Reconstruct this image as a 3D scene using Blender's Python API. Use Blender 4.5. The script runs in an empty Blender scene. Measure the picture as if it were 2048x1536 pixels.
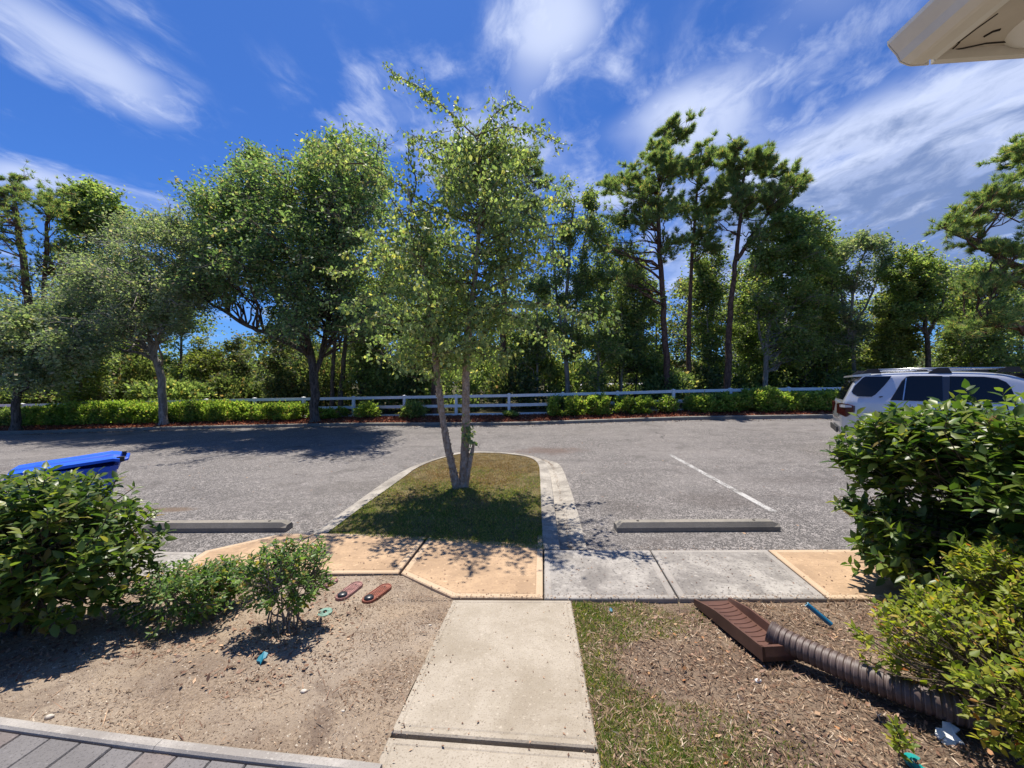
import bpy, math, random
import numpy as np
from mathutils import Vector, Matrix
R = math.radians
rng = np.random.default_rng(7)
random.seed(7)
sc = bpy.context.scene
col = sc.collection
# ------------------------------------------------------------------ camera, sky, sun, exposure
CZ = 1.60
FP = 769.0                       # focal length in pixels of a 2048 wide picture
cam = bpy.data.cameras.new('camera'); camo = bpy.data.objects.new('camera', cam); col.objects.link(camo)
camo.location = (0, 0, CZ); camo.rotation_euler = (R(90), 0, 0)
cam.sensor_width = 36; cam.lens = 36*FP/2048; cam.clip_end = 3000; cam.clip_start = .05
sc.camera = camo
SUN_DIR = Vector((-.09, .31, 1)).normalized()
SUN_EL = math.asin(SUN_DIR.z); SUN_AZ = math.atan2(SUN_DIR.x, SUN_DIR.y)
sl = bpy.data.lights.new('sun', 'SUN'); sl.energy = 4.2; sl.angle = R(.5); sl.color = (1, .93, .83)
so = bpy.data.objects.new('sun', sl); col.objects.link(so)
so.rotation_euler = SUN_DIR.to_track_quat('Z', 'Y').to_euler(); so.location = (0, 0, 50)
sc.view_settings.view_transform = 'Standard'; sc.view_settings.look = 'None'
sc.view_settings.gamma = 1; sc.view_settings.exposure = 0.80; sc.view_settings.use_curve_mapping = False

class NT:
    def __init__(s, nt): s.nt = nt
    def n(s, t, **k):
        o = s.nt.nodes.new(t)
        ins = k.pop('i', {})
        for a, b in k.items(): setattr(o, a, b)
        for a, b in ins.items():
            if isinstance(b, bpy.types.NodeSocket): s.nt.links.new(b, o.inputs[a])
            else: o.inputs[a].default_value = b
        return o
    def m(s, op, a, b=0.0, c=0.0, clamp=False):
        return s.n('ShaderNodeMath', operation=op, use_clamp=clamp, i={0: a, 1: b, 2: c}).outputs[0]
    def mix(s, f, a, b, blend='MIX'):
        o = s.n('ShaderNodeMix', data_type='RGBA', blend_type=blend)
        for k, v in ((0, f), (6, a), (7, b)):
            if isinstance(v, bpy.types.NodeSocket): s.nt.links.new(v, o.inputs[k])
            else: o.inputs[k].default_value = v if k == 0 else (*v, 1) if len(v) == 3 else v
        return o.outputs[2]
    def mr(s, v, a, b, c=0.0, d=1.0, smooth=True):
        return s.n('ShaderNodeMapRange', interpolation_type='SMOOTHSTEP' if smooth else 'LINEAR',
                   i={0: v, 1: a, 2: b, 3: c, 4: d}).outputs[0]
    def noise(s, vec, scale, detail=4, rough=.55, dist=0.0, w=None):
        i = {'Scale': scale, 'Detail': detail, 'Roughness': rough, 'Distortion': dist}
        if vec is not None: i['Vector'] = vec
        return s.n('ShaderNodeTexNoise', i=i).outputs[0]

w = bpy.data.worlds.new('World'); sc.world = w; w.use_nodes = True
w.node_tree.nodes.clear(); T = NT(w.node_tree)
sky = T.n('ShaderNodeTexSky', sky_type='NISHITA', sun_disc=False, sun_elevation=SUN_EL, sun_rotation=SUN_AZ,
          altitude=0, air_density=1.0, dust_density=.35, ozone_density=2.2)
tc = T.n('ShaderNodeTexCoord').outputs['Generated']
sp = T.n('ShaderNodeSeparateXYZ', i={0: tc})
zc = T.m('MAXIMUM', sp.outputs[2], 0.0); zz = T.m('SQRT', T.m('MULTIPLY_ADD', zc, zc, .018))
px_ = T.m('DIVIDE', sp.outputs[0], zz); py_ = T.m('DIVIDE', sp.outputs[1], zz)
Pv = T.n('ShaderNodeCombineXYZ', i={0: px_, 1: py_, 2: 0.0}).outputs[0]
warp = T.n('ShaderNodeTexNoise', i={'Vector': Pv, 'Scale': 1.1, 'Detail': 4.0}).outputs['Color']
wv = T.n('ShaderNodeVectorMath', operation='MULTIPLY_ADD', i={0: warp, 1: (.55, .55, 0), 2: Pv}).outputs[0]
def cl_noise(ang, sx, sy, detail, rough, off, dist=.25):
    mp = T.n('ShaderNodeMapping', i={0: wv, 1: off, 2: (0, 0, ang), 3: (sx, sy, 1)})
    return T.noise(mp.outputs[0], 1.0, detail, rough, dist)
n1 = cl_noise(R(20), 4.8, 2.5, 10, .62, (3.1, 1.2, 0), .12)
n2 = cl_noise(R(-48), 7.5, 4.2, 9, .64, (7.7, 4.2, 0), .15)
n3 = cl_noise(0, 1.6, 1.4, 6, .55, (1.3, 9.2, 0))
n4 = cl_noise(R(30), 3.2, 2.2, 8, .62, (5.3, 2.2, 0), .25)
wv2 = T.n('ShaderNodeVectorMath', operation='MULTIPLY_ADD', i={0: warp, 1: (.45, .45, 0), 2: Pv}).outputs[0]
def blob(cx, cy, sx, sy, amp):
    v = T.n('ShaderNodeVectorMath', operation='SUBTRACT', i={0: wv2, 1: (cx+.22, cy+.22, 0)}).outputs[0]
    v = T.n('ShaderNodeVectorMath', operation='MULTIPLY', i={0: v, 1: (1/sx, 1/sy, 0)}).outputs[0]
    l = T.n('ShaderNodeVectorMath', operation='LENGTH', i={0: v}).outputs['Value']
    return T.mr(l, 0.0, 1.35, amp, 0.0)
cov = None
for b in [(-1.30, 1.12, .24, .42, .85), (-2.1, 1.75, .40, .34, .85), (.12, 1.02, .24, .36, 1.0), (-.06, 1.62, .46, .36, .9),
          (.62, 1.42, .30, .34, .95), (.50, 1.98, .36, .30, .7), (2.4, 2.6, 1.9, 1.7, 1.2), (1.9, 1.2, 1.0, .7, .75), (.75, .9, .3, .3, .5), (-.72, 1.25, .15, .22, .28), (1.5, 1.75, .7, .5, .9)]:
    v = blob(*b); cov = v if cov is None else T.m('ADD', cov, v)
far = T.mr(n3, .44, .66, 0, .5)
cov = T.m('MINIMUM', T.m('MAXIMUM', cov, far), 1.15)
tex = T.m('ADD', T.m('MULTIPLY', n1, .58), T.m('MULTIPLY', n2, .42))
d = T.m('ADD', T.m('MULTIPLY', tex, 2.9), T.m('MULTIPLY', cov, .72))
cloud = T.mr(d, 1.48, 2.50)
cloud = T.m('MULTIPLY', cloud, T.mr(cov, 0.0, .5))
veil = T.m('MULTIPLY', T.mr(cov, .30, 1.0), T.mr(n4, .28, .52, .30, .95))
cloud = T.m('MAXIMUM', cloud, veil)
grey = T.mr(T.m('ADD', T.m('MULTIPLY', blob(2.5, 2.4, 2.2, 1.7, 1.0), .55), T.m('MULTIPLY', n4, 1.1)), .72, 1.05)
skyc = T.mix(1.0, sky.outputs[0], (.19, .365, .68), 'MULTIPLY')
ccol = T.mix(grey, (3.7, 4.15, 5.4), (1.15, 1.6, 2.8))
fin = T.mix(T.m('MULTIPLY', cloud, .90), skyc, ccol)
bg = T.n('ShaderNodeBackground', i={0: fin, 1: .115})
T.nt.links.new(bg.outputs[0], T.n('ShaderNodeOutputWorld').inputs[0])

# ------------------------------------------------------------------ materials
MATS = {}
def mat(name):
    m = bpy.data.materials.new(name); m.use_nodes = True; m.node_tree.nodes.clear()
    MATS[name] = m; return m, NT(m.node_tree)
def out(m, T, bsdf): T.nt.links.new(bsdf, T.n('ShaderNodeOutputMaterial').inputs[0])
def simple(name, c, rough=.6, metal=0, var=.12, scale=8, bump=.0, bscale=60, spec=.5):
    m, T = mat(name)
    co = T.n('ShaderNodeTexCoord').outputs['Object']
    n = T.noise(co, scale, 5, .6)
    lo = tuple(x*(1-var) for x in c); hi = tuple(min(1, x*(1+var)) for x in c)
    cc = T.mix(T.mr(n, .3, .7), lo, hi)
    i = {'Base Color': cc, 'Roughness': rough, 'Metallic': metal, 'Specular IOR Level': spec}
    b = T.n('ShaderNodeBsdfPrincipled', i=i)
    if bump:
        bn = T.n('ShaderNodeBump', i={'Strength': bump, 'Distance': .01, 'Height': T.noise(co, bscale, 5, .6)})
        T.nt.links.new(bn.outputs[0], b.inputs['Normal'])
    out(m, T, b.outputs[0]); return m
def isl(T):
    a = T.n('ShaderNodeNewGeometry').outputs['Random Per Island']
    b = T.n('ShaderNodeObjectInfo').outputs['Random']
    return T.m('FRACT', T.m('ADD', a, b))
def leafmat(name, cols, rough=.45, trans=.3, spec=.4, tcol=1.95):
    """cols: list of (position, rgb)"""
    m, T = mat(name)
    r = isl(T)
    cr = T.n('ShaderNodeValToRGB', i={0: r}); e = cr.color_ramp.elements
    while len(e) < len(cols): e.new(.5)
    for k, (p, c) in enumerate(cols): e[k].position = p; e[k].color = (*c, 1)
    r2 = T.m('FRACT', T.m('MULTIPLY', r, 17.3))
    c = T.mix(1.0, cr.outputs[0], T.n('ShaderNodeCombineColor', i={0: T.m('MULTIPLY_ADD', r2, .5, .75), 1: T.m('MULTIPLY_ADD', r2, .5, .75), 2: T.m('MULTIPLY_ADD', r2, .5, .75)}).outputs[0], 'MULTIPLY')
    b = T.n('ShaderNodeBsdfPrincipled', i={'Base Color': c, 'Roughness': rough, 'Specular IOR Level': spec})
    tr = T.n('ShaderNodeBsdfTranslucent', i={0: T.mix(1.0, c, (1.2*tcol, 1.28*tcol, .55*tcol), 'MULTIPLY')})
    mx = T.n('ShaderNodeMixShader', i={0: trans, 1: b.outputs[0], 2: tr.outputs[0]})
    out(m, T, mx.outputs[0]); return m
def rampmat(name, cols, rough=.8):
    m, T = mat(name)
    cr = T.n('ShaderNodeValToRGB', i={0: isl(T)}); e = cr.color_ramp.elements
    while len(e) < len(cols): e.new(.5)
    for k, (p, c) in enumerate(cols): e[k].position = p; e[k].color = (*c, 1)
    b = T.n('ShaderNodeBsdfPrincipled', i={'Base Color': cr.outputs[0], 'Roughness': rough, 'Specular IOR Level': .25})
    out(m, T, b.outputs[0]); return m

# asphalt: weathered, pale stones in a dark binder
m, T = mat('asphalt')
co = T.n('ShaderNodeTexCoord').outputs['Object']
vo = T.n('ShaderNodeTexVoronoi', i={'Vector': co, 'Scale': 76.0, 'Randomness': 1.0})
vo2 = T.n('ShaderNodeTexVoronoi', i={'Vector': co, 'Scale': 24.0, 'Randomness': 1.0})
st = T.n('ShaderNodeSeparateColor', i={0: vo.outputs['Color']}).outputs[0]
stone = T.mix(T.mr(st, .25, 1.0, smooth=False), (.088, .083, .079), (.42, .385, .36))
edge = T.mr(vo.outputs['Distance'], .35, .62)
c = T.mix(T.m('MULTIPLY', edge, .75), stone, (.054, .05, .048))
st2 = T.n('ShaderNodeSeparateColor', i={0: vo2.outputs['Color']}).outputs[1]
c = T.mix(T.m('MULTIPLY', T.mr(st2, .86, .95), .5), c, (.34, .31, .29))
big = T.noise(co, .35, 5, .6); mid = T.noise(co, 1.7, 6, .65, .6)
c = T.mix(T.mr(big, .35, .7, 0, .45), c, (.235, .215, .20))
c = T.mix(T.mr(mid, .48, .70, 0, .62), c, (.085, .077, .072))
stn = T.noise(co, .8, 4, .5, 1.2)
c = T.mix(T.mr(stn, .60, .76, 0, .5), c, (.07, .055, .048))
for sx_, sy_, rx0, ry0, k0, cc0 in ((.95, 9.6, 1.0, .55, .6, (.10, .06, .045)), (-4.9, 5.35, .42, .12, .75, (.13, .085, .05)), (3.0, 5.6, .8, .5, .45, (.07, .058, .052)), (1.55, 5.3, .5, .4, .4, (.07, .06, .055)), (4.9, 6.6, 1.1, .35, .35, (.07, .06, .055)), (-2.6, 6.5, .9, .5, .3, (.08, .07, .06))):
    v0 = T.n('ShaderNodeVectorMath', operation='MULTIPLY', i={0: T.n('ShaderNodeVectorMath', operation='SUBTRACT', i={0: co, 1: (sx_, sy_, 0)}).outputs[0], 1: (1/rx0, 1/ry0, 0)}).outputs[0]
    l0 = T.n('ShaderNodeVectorMath', operation='LENGTH', i={0: v0}).outputs['Value']
    l0 = T.m('ADD', l0, T.m('MULTIPLY', T.m('SUBTRACT', mid, .5), 2.2))
    c = T.mix(T.mr(l0, .3, 1.15, k0, 0), c, cc0)
wl = T.noise(T.n('ShaderNodeMapping', i={0: co, 2: (0, 0, R(4)), 3: (.16, 2.2, 1)}).outputs[0], 1.0, 5, .6, .4)
c = T.mix(T.mr(wl, .50, .66, 0, .35), c, (.12, .11, .105))
wp = T.n('ShaderNodeVectorMath', operation='MULTIPLY_ADD', i={0: T.n('ShaderNodeTexNoise', i={'Vector': co, 'Scale': 1.6, 'Detail': 6.0}).outputs['Color'], 1: (.9, .9, 0), 2: co}).outputs[0]
ck = T.n('ShaderNodeTexVoronoi', feature='DISTANCE_TO_EDGE', i={'Vector': wp, 'Scale': .16}).outputs['Distance']
ckm = T.m('MULTIPLY', T.mr(ck, .0010, .0028, 1, 0), T.mr(T.noise(co, .35, 2), .50, .60))
c = T.mix(T.m('MULTIPLY', ckm, .8), c, (.03, .028, .028))
b = T.n('ShaderNodeBsdfPrincipled', i={'Base Color': c, 'Roughness': .85, 'Specular IOR Level': .3})
hgt = T.m('SUBTRACT', T.m('MULTIPLY', vo.outputs['Distance'], -1.0), T.m('MULTIPLY', ckm, 2.0))
bn = T.n('ShaderNodeBump', i={'Strength': .7, 'Distance': .006, 'Height': hgt})
T.nt.links.new(bn.outputs[0], b.inputs['Normal']); out(m, T, b.outputs[0])

def concrete(name, base, dark, speck, stain=.5, bumpS=.4, sp_scale=160, streak=None):
    m, T = mat(name)
    co = T.n('ShaderNodeTexCoord').outputs['Object']
    n = T.noise(co, 2.2, 7, .65, .4); n2 = T.noise(co, 14, 6, .7); n3 = T.noise(co, sp_scale, 3, .6)
    c = T.mix(T.mr(n, .35, .68, 0, stain), base, dark)
    c = T.mix(T.mr(n2, .45, .75, 0, .45*stain+.1), c, dark)
    c = T.mix(T.mr(n3, .52, .68, 0, .8), c, speck)
    c = T.mix(T.mr(T.noise(co, sp_scale*.5, 2), .62, .7, 0, .5), c, tuple(min(1, x*1.35) for x in base))
    if streak:
        mp = T.n('ShaderNodeMapping', i={0: co, 2: (0, 0, R(70)), 3: (3, 34, 1)})
        c = T.mix(T.mr(T.noise(mp.outputs[0], 1.0, 5, .6, 1.0), .56, .68, 0, .45), c, streak)
    b = T.n('ShaderNodeBsdfPrincipled', i={'Base Color': c, 'Roughness': .85, 'Specular IOR Level': .25})
    h = T.m('ADD', T.m('MULTIPLY', n3, .5), T.m('MULTIPLY', n2, .6))
    bn = T.n('ShaderNodeBump', i={'Strength': bumpS, 'Distance': .008, 'Height': h})
    T.nt.links.new(bn.outputs[0], b.inputs['Normal']); out(m, T, b.outputs[0]); return m
concrete('path_concrete', (.385, .34, .275), (.26, .22, .165), (.20, .165, .125), .85, .5, 130)
concrete('grey_concrete', (.38, .355, .32), (.19, .175, .16), (.085, .08, .075), 1.1, 1.0, 40)
concrete('grey_band', (.38, .355, .32), (.23, .21, .19), (.21, .19, .17), .8, .3, 160)
concrete('orange_concrete', (.47, .325, .20), (.33, .225, .14), (.29, .20, .13), 1.1, .8, 42, (.29, .19, .11))
concrete('orange_band', (.50, .38, .26), (.42, .29, .18), (.40, .27, .16), .5, .25, 130)
concrete('kerb_concrete', (.42, .385, .33), (.20, .18, .155), (.15, .14, .125), 1.0, .7, 70)
concrete('old_kerb', (.25, .24, .21), (.13, .125, .11), (.09, .085, .08), .8, .6, 90)
concrete('stop_concrete', (.27, .245, .205), (.16, .15, .13), (.17, .16, .14), .7, .4, 110)
concrete('paver', (.185, .175, .172), (.12, .114, .112), (.075, .07, .07), .6, .6, 120)
concrete('paver_brown', (.195, .17, .16), (.12, .10, .092), (.08, .07, .065), .6, .6, 120)
# sandy gravel bed
m, T = mat('sandy_soil')
co = T.n('ShaderNodeTexCoord').outputs['Object']
n = T.noise(co, 3, 7, .65, .3); n2 = T.noise(co, 55, 6, .75); n3 = T.noise(co, 1.1, 4, .6)
c = T.mix(T.mr(n, .35, .66), (.39, .305, .22), (.26, .20, .15))
c = T.mix(T.mr(n2, .48, .62, 0, .75), c, (.16, .115, .08))
c = T.mix(T.mr(n3, .45, .6, 0, .6), c, (.41, .34, .265))
c = T.mix(T.mr(T.noise(co, 1.9, 5, .65, .8), .56, .68, 0, .7), c, (.17, .125, .095))
b = T.n('ShaderNodeBsdfPrincipled', i={'Base Color': c, 'Roughness': .95, 'Specular IOR Level': .15})
bn = T.n('ShaderNodeBump', i={'Strength': .9, 'Distance': .02, 'Height': n2})
T.nt.links.new(bn.outputs[0], b.inputs['Normal']); out(m, T, b.outputs[0])
m, T = mat('mulch_soil')
co = T.n('ShaderNodeTexCoord').outputs['Object']
n = T.noise(co, 2.5, 7, .65, .3); n2 = T.noise(co, 60, 6, .75)
c = T.mix(T.mr(n, .35, .66), (.17, .12, .088), (.30, .225, .16))
c = T.mix(T.mr(n2, .48, .62, 0, .75), c, (.075, .05, .036))
b = T.n('ShaderNodeBsdfPrincipled', i={'Base Color': c, 'Roughness': .95, 'Specular IOR Level': .15})
bn = T.n('ShaderNodeBump', i={'Strength': 1.0, 'Distance': .02, 'Height': n2})
T.nt.links.new(bn.outputs[0], b.inputs['Normal']); out(m, T, b.outputs[0])
simple('lawn_soil', (.13, .105, .055), .95, var=.45, scale=5, bump=.8, bscale=50, spec=.1)
simple('red_soil', (.15, .055, .03), .95, var=.4, scale=7, bump=.8, bscale=30, spec=.1)
simple('wood_floor', (.075, .068, .035), .95, var=.5, scale=.8, bump=.5, bscale=9, spec=.1)
simple('far_asphalt', (.34, .32, .31), .9, var=.15, scale=.5, spec=.2)
simple('white_vinyl', (.84, .84, .83), .4, var=.06, scale=3)
simple('eave_metal', (.66, .66, .62), .45, var=.05, scale=9)
simple('eave_soffit', (.52, .50, .45), .6, var=.10, scale=5)
simple('dark_gap', (.02, .018, .018), .9)
simple('shingle', (.10, .095, .09), .9, var=.4, scale=30)
simple('globe_paint', (.70, .72, .70), .5, var=.05, scale=4)
simple('bin_blue', (.012, .085, .56), .42, var=.10, scale=5, bump=.05, bscale=200)
simple('bin_lid_blue', (.014, .11, .66), .38, var=.10, scale=5)
simple('tyre', (.02, .02, .02), .8)
simple('black_plastic', (.022, .022, .024), .5)
simple('white_print', (.7, .72, .75), .6)
simple('brown_plastic', (.105, .052, .038), .38, var=.2, scale=6)
simple('brown_pipe', (.080, .053, .045), .55, var=.18, scale=8)
simple('pipe_ridge', (.15, .115, .10), .6, var=.25, scale=8)
simple('blue_pvc', (.012, .15, .30), .35, var=.15, scale=12)
simple('blue_pvc_rim', (.35, .62, .75), .4)
simple('teal', (.0, .24, .22), .45, var=.2, scale=20)
simple('teal_scrap', (.01, .17, .24), .5, var=.2, scale=20)
simple('faded_green', (.13, .24, .19), .6, var=.25, scale=40)
simple('meter_red', (.22, .065, .038), .6, var=.3, scale=25, bump=.3, bscale=90)
simple('meter_faded', (.26, .13, .115), .7, var=.4, scale=25, bump=.3, bscale=90)
simple('meter_black', (.025, .028, .033), .35, var=.3, scale=30)
simple('white_scrap', (.75, .76, .74), .6)
simple('pale_stone', (.55, .50, .42), .8, var=.2, scale=40)
simple('chrome', (.55, .56, .58), .25, metal=1)
simple('lamp_red', (.05, .008, .01), .15)
simple('lamp_clear', (.5, .52, .55), .15)
simple('siding', (.42, .43, .46), .7, var=.08)
simple('far_roof', (.12, .115, .12), .8)
simple('wood_pole', (.34, .235, .13), .8, var=.2, scale=6)
simple('grey_pole', (.45, .45, .44), .7)
m, T = mat('car_silver')
fl = T.noise(T.n('ShaderNodeTexCoord').outputs['Object'], 900, 1)
b = T.n('ShaderNodeBsdfPrincipled', i={'Base Color': T.mix(fl, (.54, .56, .60), (.64, .655, .68)), 'Metallic': .45, 'Roughness': .34, 'Coat Weight': .9, 'Coat Roughness': .04})
out(m, T, b.outputs[0])
m, T = mat('car_dark'); b = T.n('ShaderNodeBsdfPrincipled', i={'Base Color': (.03, .035, .045, 1), 'Metallic': .3, 'Roughness': .3, 'Coat Weight': .8}); out(m, T, b.outputs[0])
m, T = mat('tinted_glass'); b = T.n('ShaderNodeBsdfPrincipled', i={'Base Color': (.006, .008, .012, 1), 'Roughness': .03, 'Specular IOR Level': .5}); out(m, T, b.outputs[0])
# painted line, worn
m, T = mat('worn_paint')
co = T.n('ShaderNodeTexCoord').outputs['Object']
vo = T.n('ShaderNodeTexVoronoi', i={'Vector': co, 'Scale': 62.0})
f = T.mr(T.m('ADD', T.noise(co, 3, 6, .7), T.m('MULTIPLY', vo.outputs['Distance'], -.30)), .26, .46)
c = T.mix(f, (.15, .14, .13), (.42, .41, .39))
b = T.n('ShaderNodeBsdfPrincipled', i={'Base Color': c, 'Roughness': .8}); out(m, T, b.outputs[0])
# barks
def bark(name, a, b_, sx=14, sz=3, peel=0):
    m, T = mat(name)
    co = T.n('ShaderNodeTexCoord').outputs['Object']
    mp = T.n('ShaderNodeMapping', i={0: co, 3: (sx, sx, sz)})
    n = T.noise(mp.outputs[0], 1.0, 7, .7, .8)
    c = T.mix(T.mr(n, .38, .62), a, b_)
    if peel:
        n2 = T.noise(co, 26, 5, .7, 1.5)
        c = T.mix(T.mr(n2, .55, .66, 0, .8), c, (.48, .33, .22))
        c = T.mix(T.mr(T.noise(co, 45, 4, .7), .58, .66, 0, .8), c, (.10, .065, .045))
        n = T.m('ADD', n, n2)
    b = T.n('ShaderNodeBsdfPrincipled', i={'Base Color': c, 'Roughness': .9, 'Specular IOR Level': .2})
    bn = T.n('ShaderNodeBump', i={'Strength': .9, 'Distance': .03 if not peel else .012, 'Height': n})
    T.nt.links.new(bn.outputs[0], b.inputs['Normal']); out(m, T, b.outputs[0])
bark('bark_oak', (.055, .045, .038), (.16, .135, .115))
bark('bark_pale', (.17, .15, .13), (.38, .345, .30))
bark('bark_pine', (.075, .042, .032), (.19, .115, .085), 10, 4)
bark('bark_birch', (.29, .215, .155), (.52, .42, .33), 22, 16, 1)
bark('twig', (.10, .075, .05), (.20, .16, .115), 30, 20)
bark('twig_pale', (.20, .165, .125), (.36, .30, .24), 30, 20)
leafmat('leaf_birch', [(0, (0.129, 0.189, 0.082)), (.45, (0.190, 0.253, 0.115)), (.8, (0.290, 0.352, 0.174)), (1, (0.455, 0.409, 0.159))], 0.55, 0.36, 0.3)
leafmat('leaf_oak', [(0, (0.070, 0.125, 0.060)), (.5, (0.140, 0.210, 0.098)), (.85, (0.216, 0.286, 0.151)), (1, (0.357, 0.274, 0.166))], 0.55, 0.4, 0.22)
leafmat('leaf_oak_grey', [(0, (0.109, 0.156, 0.093)), (.5, (0.184, 0.234, 0.151)), (.85, (0.281, 0.322, 0.233)), (1, (0.369, 0.292, 0.233))], 0.6, 0.38, 0.2)
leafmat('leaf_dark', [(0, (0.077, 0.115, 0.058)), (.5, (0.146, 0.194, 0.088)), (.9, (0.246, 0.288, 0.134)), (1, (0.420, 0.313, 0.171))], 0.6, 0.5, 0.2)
leafmat('leaf_maple', [(0, (0.096, 0.139, 0.058)), (.5, (0.157, 0.211, 0.083)), (.9, (0.242, 0.291, 0.123)), (1, (0.361, 0.275, 0.141))], 0.55, 0.5, 0.22)
leafmat('leaf_bright', [(0, (0.088, 0.119, 0.033)), (.5, (0.139, 0.173, 0.054)), (1, (0.219, 0.219, 0.078))], 0.6, 0.4, 0.2)
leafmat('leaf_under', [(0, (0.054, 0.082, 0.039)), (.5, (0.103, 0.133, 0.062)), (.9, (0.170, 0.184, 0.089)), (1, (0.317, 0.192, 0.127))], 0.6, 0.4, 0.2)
leafmat('needle_pine', [(0, (0.092, 0.159, 0.069)), (.5, (0.177, 0.248, 0.112)), (.9, (0.296, 0.350, 0.160)), (1, (0.595, 0.303, 0.152))], 0.6, 0.38, 0.2)
leafmat('leaf_hedge', [(0, (0.105, 0.169, 0.039)), (.5, (0.176, 0.253, 0.061)), (.9, (0.289, 0.336, 0.103)), (1, (0.371, 0.253, 0.114))], 0.5, 0.48, 0.25)
leafmat('leaf_glossy', [(0, (0.041, 0.085, 0.019)), (.45, (0.073, 0.125, 0.024)), (.8, (0.139, 0.185, 0.035)), (.97, (0.190, 0.210, 0.047)), (1, (0.240, 0.150, 0.054))], 0.4, 0.32, 0.4)
leafmat('leaf_tea', [(0, (0.052, 0.111, 0.026)), (.5, (0.097, 0.171, 0.042)), (.88, (0.164, 0.245, 0.067)), (1, (0.356, 0.223, 0.059))], 0.42, 0.35, 0.35)
leafmat('leaf_azalea', [(0, (0.117, 0.167, 0.022)), (.5, (0.192, 0.234, 0.028)), (.86, (0.301, 0.301, 0.038)), (.97, (0.384, 0.282, 0.065)), (1, (0.410, 0.125, 0.038))], 0.5, 0.38, 0.3)
leafmat('grass', [(0, (0.075, 0.138, 0.025)), (.45, (0.125, 0.188, 0.037)), (.7, (0.213, 0.213, 0.075)), (1, (0.413, 0.312, 0.163))], .6, 0.38)
leafmat('dry_grass', [(0, (.13, .12, .04)), (.3, (.25, .15, .075)), (.7, (.34, .21, .10)), (1, (.40, .28, .16))], .7, .2)
leafmat('petal', [(0, (.55, .42, .38)), (1, (.75, .66, .6))], .6, .3)
rampmat('mulch_chip', [(0, (.10, .03, .018)), (.5, (.22, .06, .028)), (.85, (.34, .11, .05)), (1, (.42, .26, .16))])
rampmat('pebble', [(0, (.16, .115, .085)), (.3, (.27, .205, .15)), (.6, (.38, .30, .22)), (.9, (.46, .38, .28)), (1, (.58, .52, .42))])
rampmat('debris', [(0, (.06, .035, .022)), (.4, (.17, .10, .062)), (.7, (.30, .205, .13)), (.9, (.42, .31, .21)), (1, (.55, .46, .35))])
rampmat('dead_leaf', [(0, (.09, .05, .035)), (.4, (.20, .11, .07)), (.75, (.32, .20, .13)), (1, (.5, .33, .2))], .6)
rampmat('orange_leaf', [(0, (.32, .13, .05)), (1, (.46, .27, .13))], .6)

# ------------------------------------------------------------------ object helpers
ORG = {}
def mesh(name, V, F, mats, smooth=False, midx=None):
    me = bpy.data.meshes.new(name)
    V = np.asarray(V, dtype=np.float32).reshape(-1, 3)
    if isinstance(F, np.ndarray):
        k = F.shape[1]; nf = len(F)
        me.vertices.add(len(V)); me.vertices.foreach_set('co', V.ravel())
        me.loops.add(nf*k); me.loops.foreach_set('vertex_index', F.astype(np.int32).ravel())
        me.polygons.add(nf); me.polygons.foreach_set('loop_start', np.arange(0, nf*k, k, dtype=np.int32))
        me.polygons.foreach_set('loop_total', np.full(nf, k, dtype=np.int32))
        me.update(calc_edges=True)
    else:
        me.from_pydata(V.tolist(), [], [list(map(int, f)) for f in F]); me.update()
    for mt in (mats if isinstance(mats, (list, tuple)) else [mats]): me.materials.append(MATS[mt])
    if midx is not None: me.polygons.foreach_set('material_index', np.asarray(midx, dtype=np.int32))
    me.polygons.foreach_set('use_smooth', np.full(len(me.polygons), smooth))
    return me
def tag(o, label=None, cat=None, group=None, kind=None):
    for k, v in (('label', label), ('category', cat), ('group', group), ('kind', kind)):
        if v: o[k] = v
    return o
def thing(name, loc, label, cat, group=None):
    o = bpy.data.objects.new(name, None); col.objects.link(o); o.location = loc; o.empty_display_size = .1
    ORG[o.name] = np.array(loc, dtype=float)
    return tag(o, label, cat, group)
def part(name, V, F, mats, parent=None, smooth=False, midx=None, kind=None, label=None, cat=None, group=None, loc=None):
    """V in world coordinates; the mesh is stored relative to its own origin (the parent's, or loc)"""
    V = np.asarray(V, dtype=float).reshape(-1, 3)
    org = ORG[parent.name] if parent is not None else (np.array(loc, dtype=float) if loc is not None else np.zeros(3))
    me = mesh(name, V-org, F, mats, smooth, midx)
    o = bpy.data.objects.new(name, me); col.objects.link(o)
    if parent is not None: o.parent = parent
    else: o.location = org
    ORG[o.name] = org
    return tag(o, label, cat, group, kind)
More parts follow.
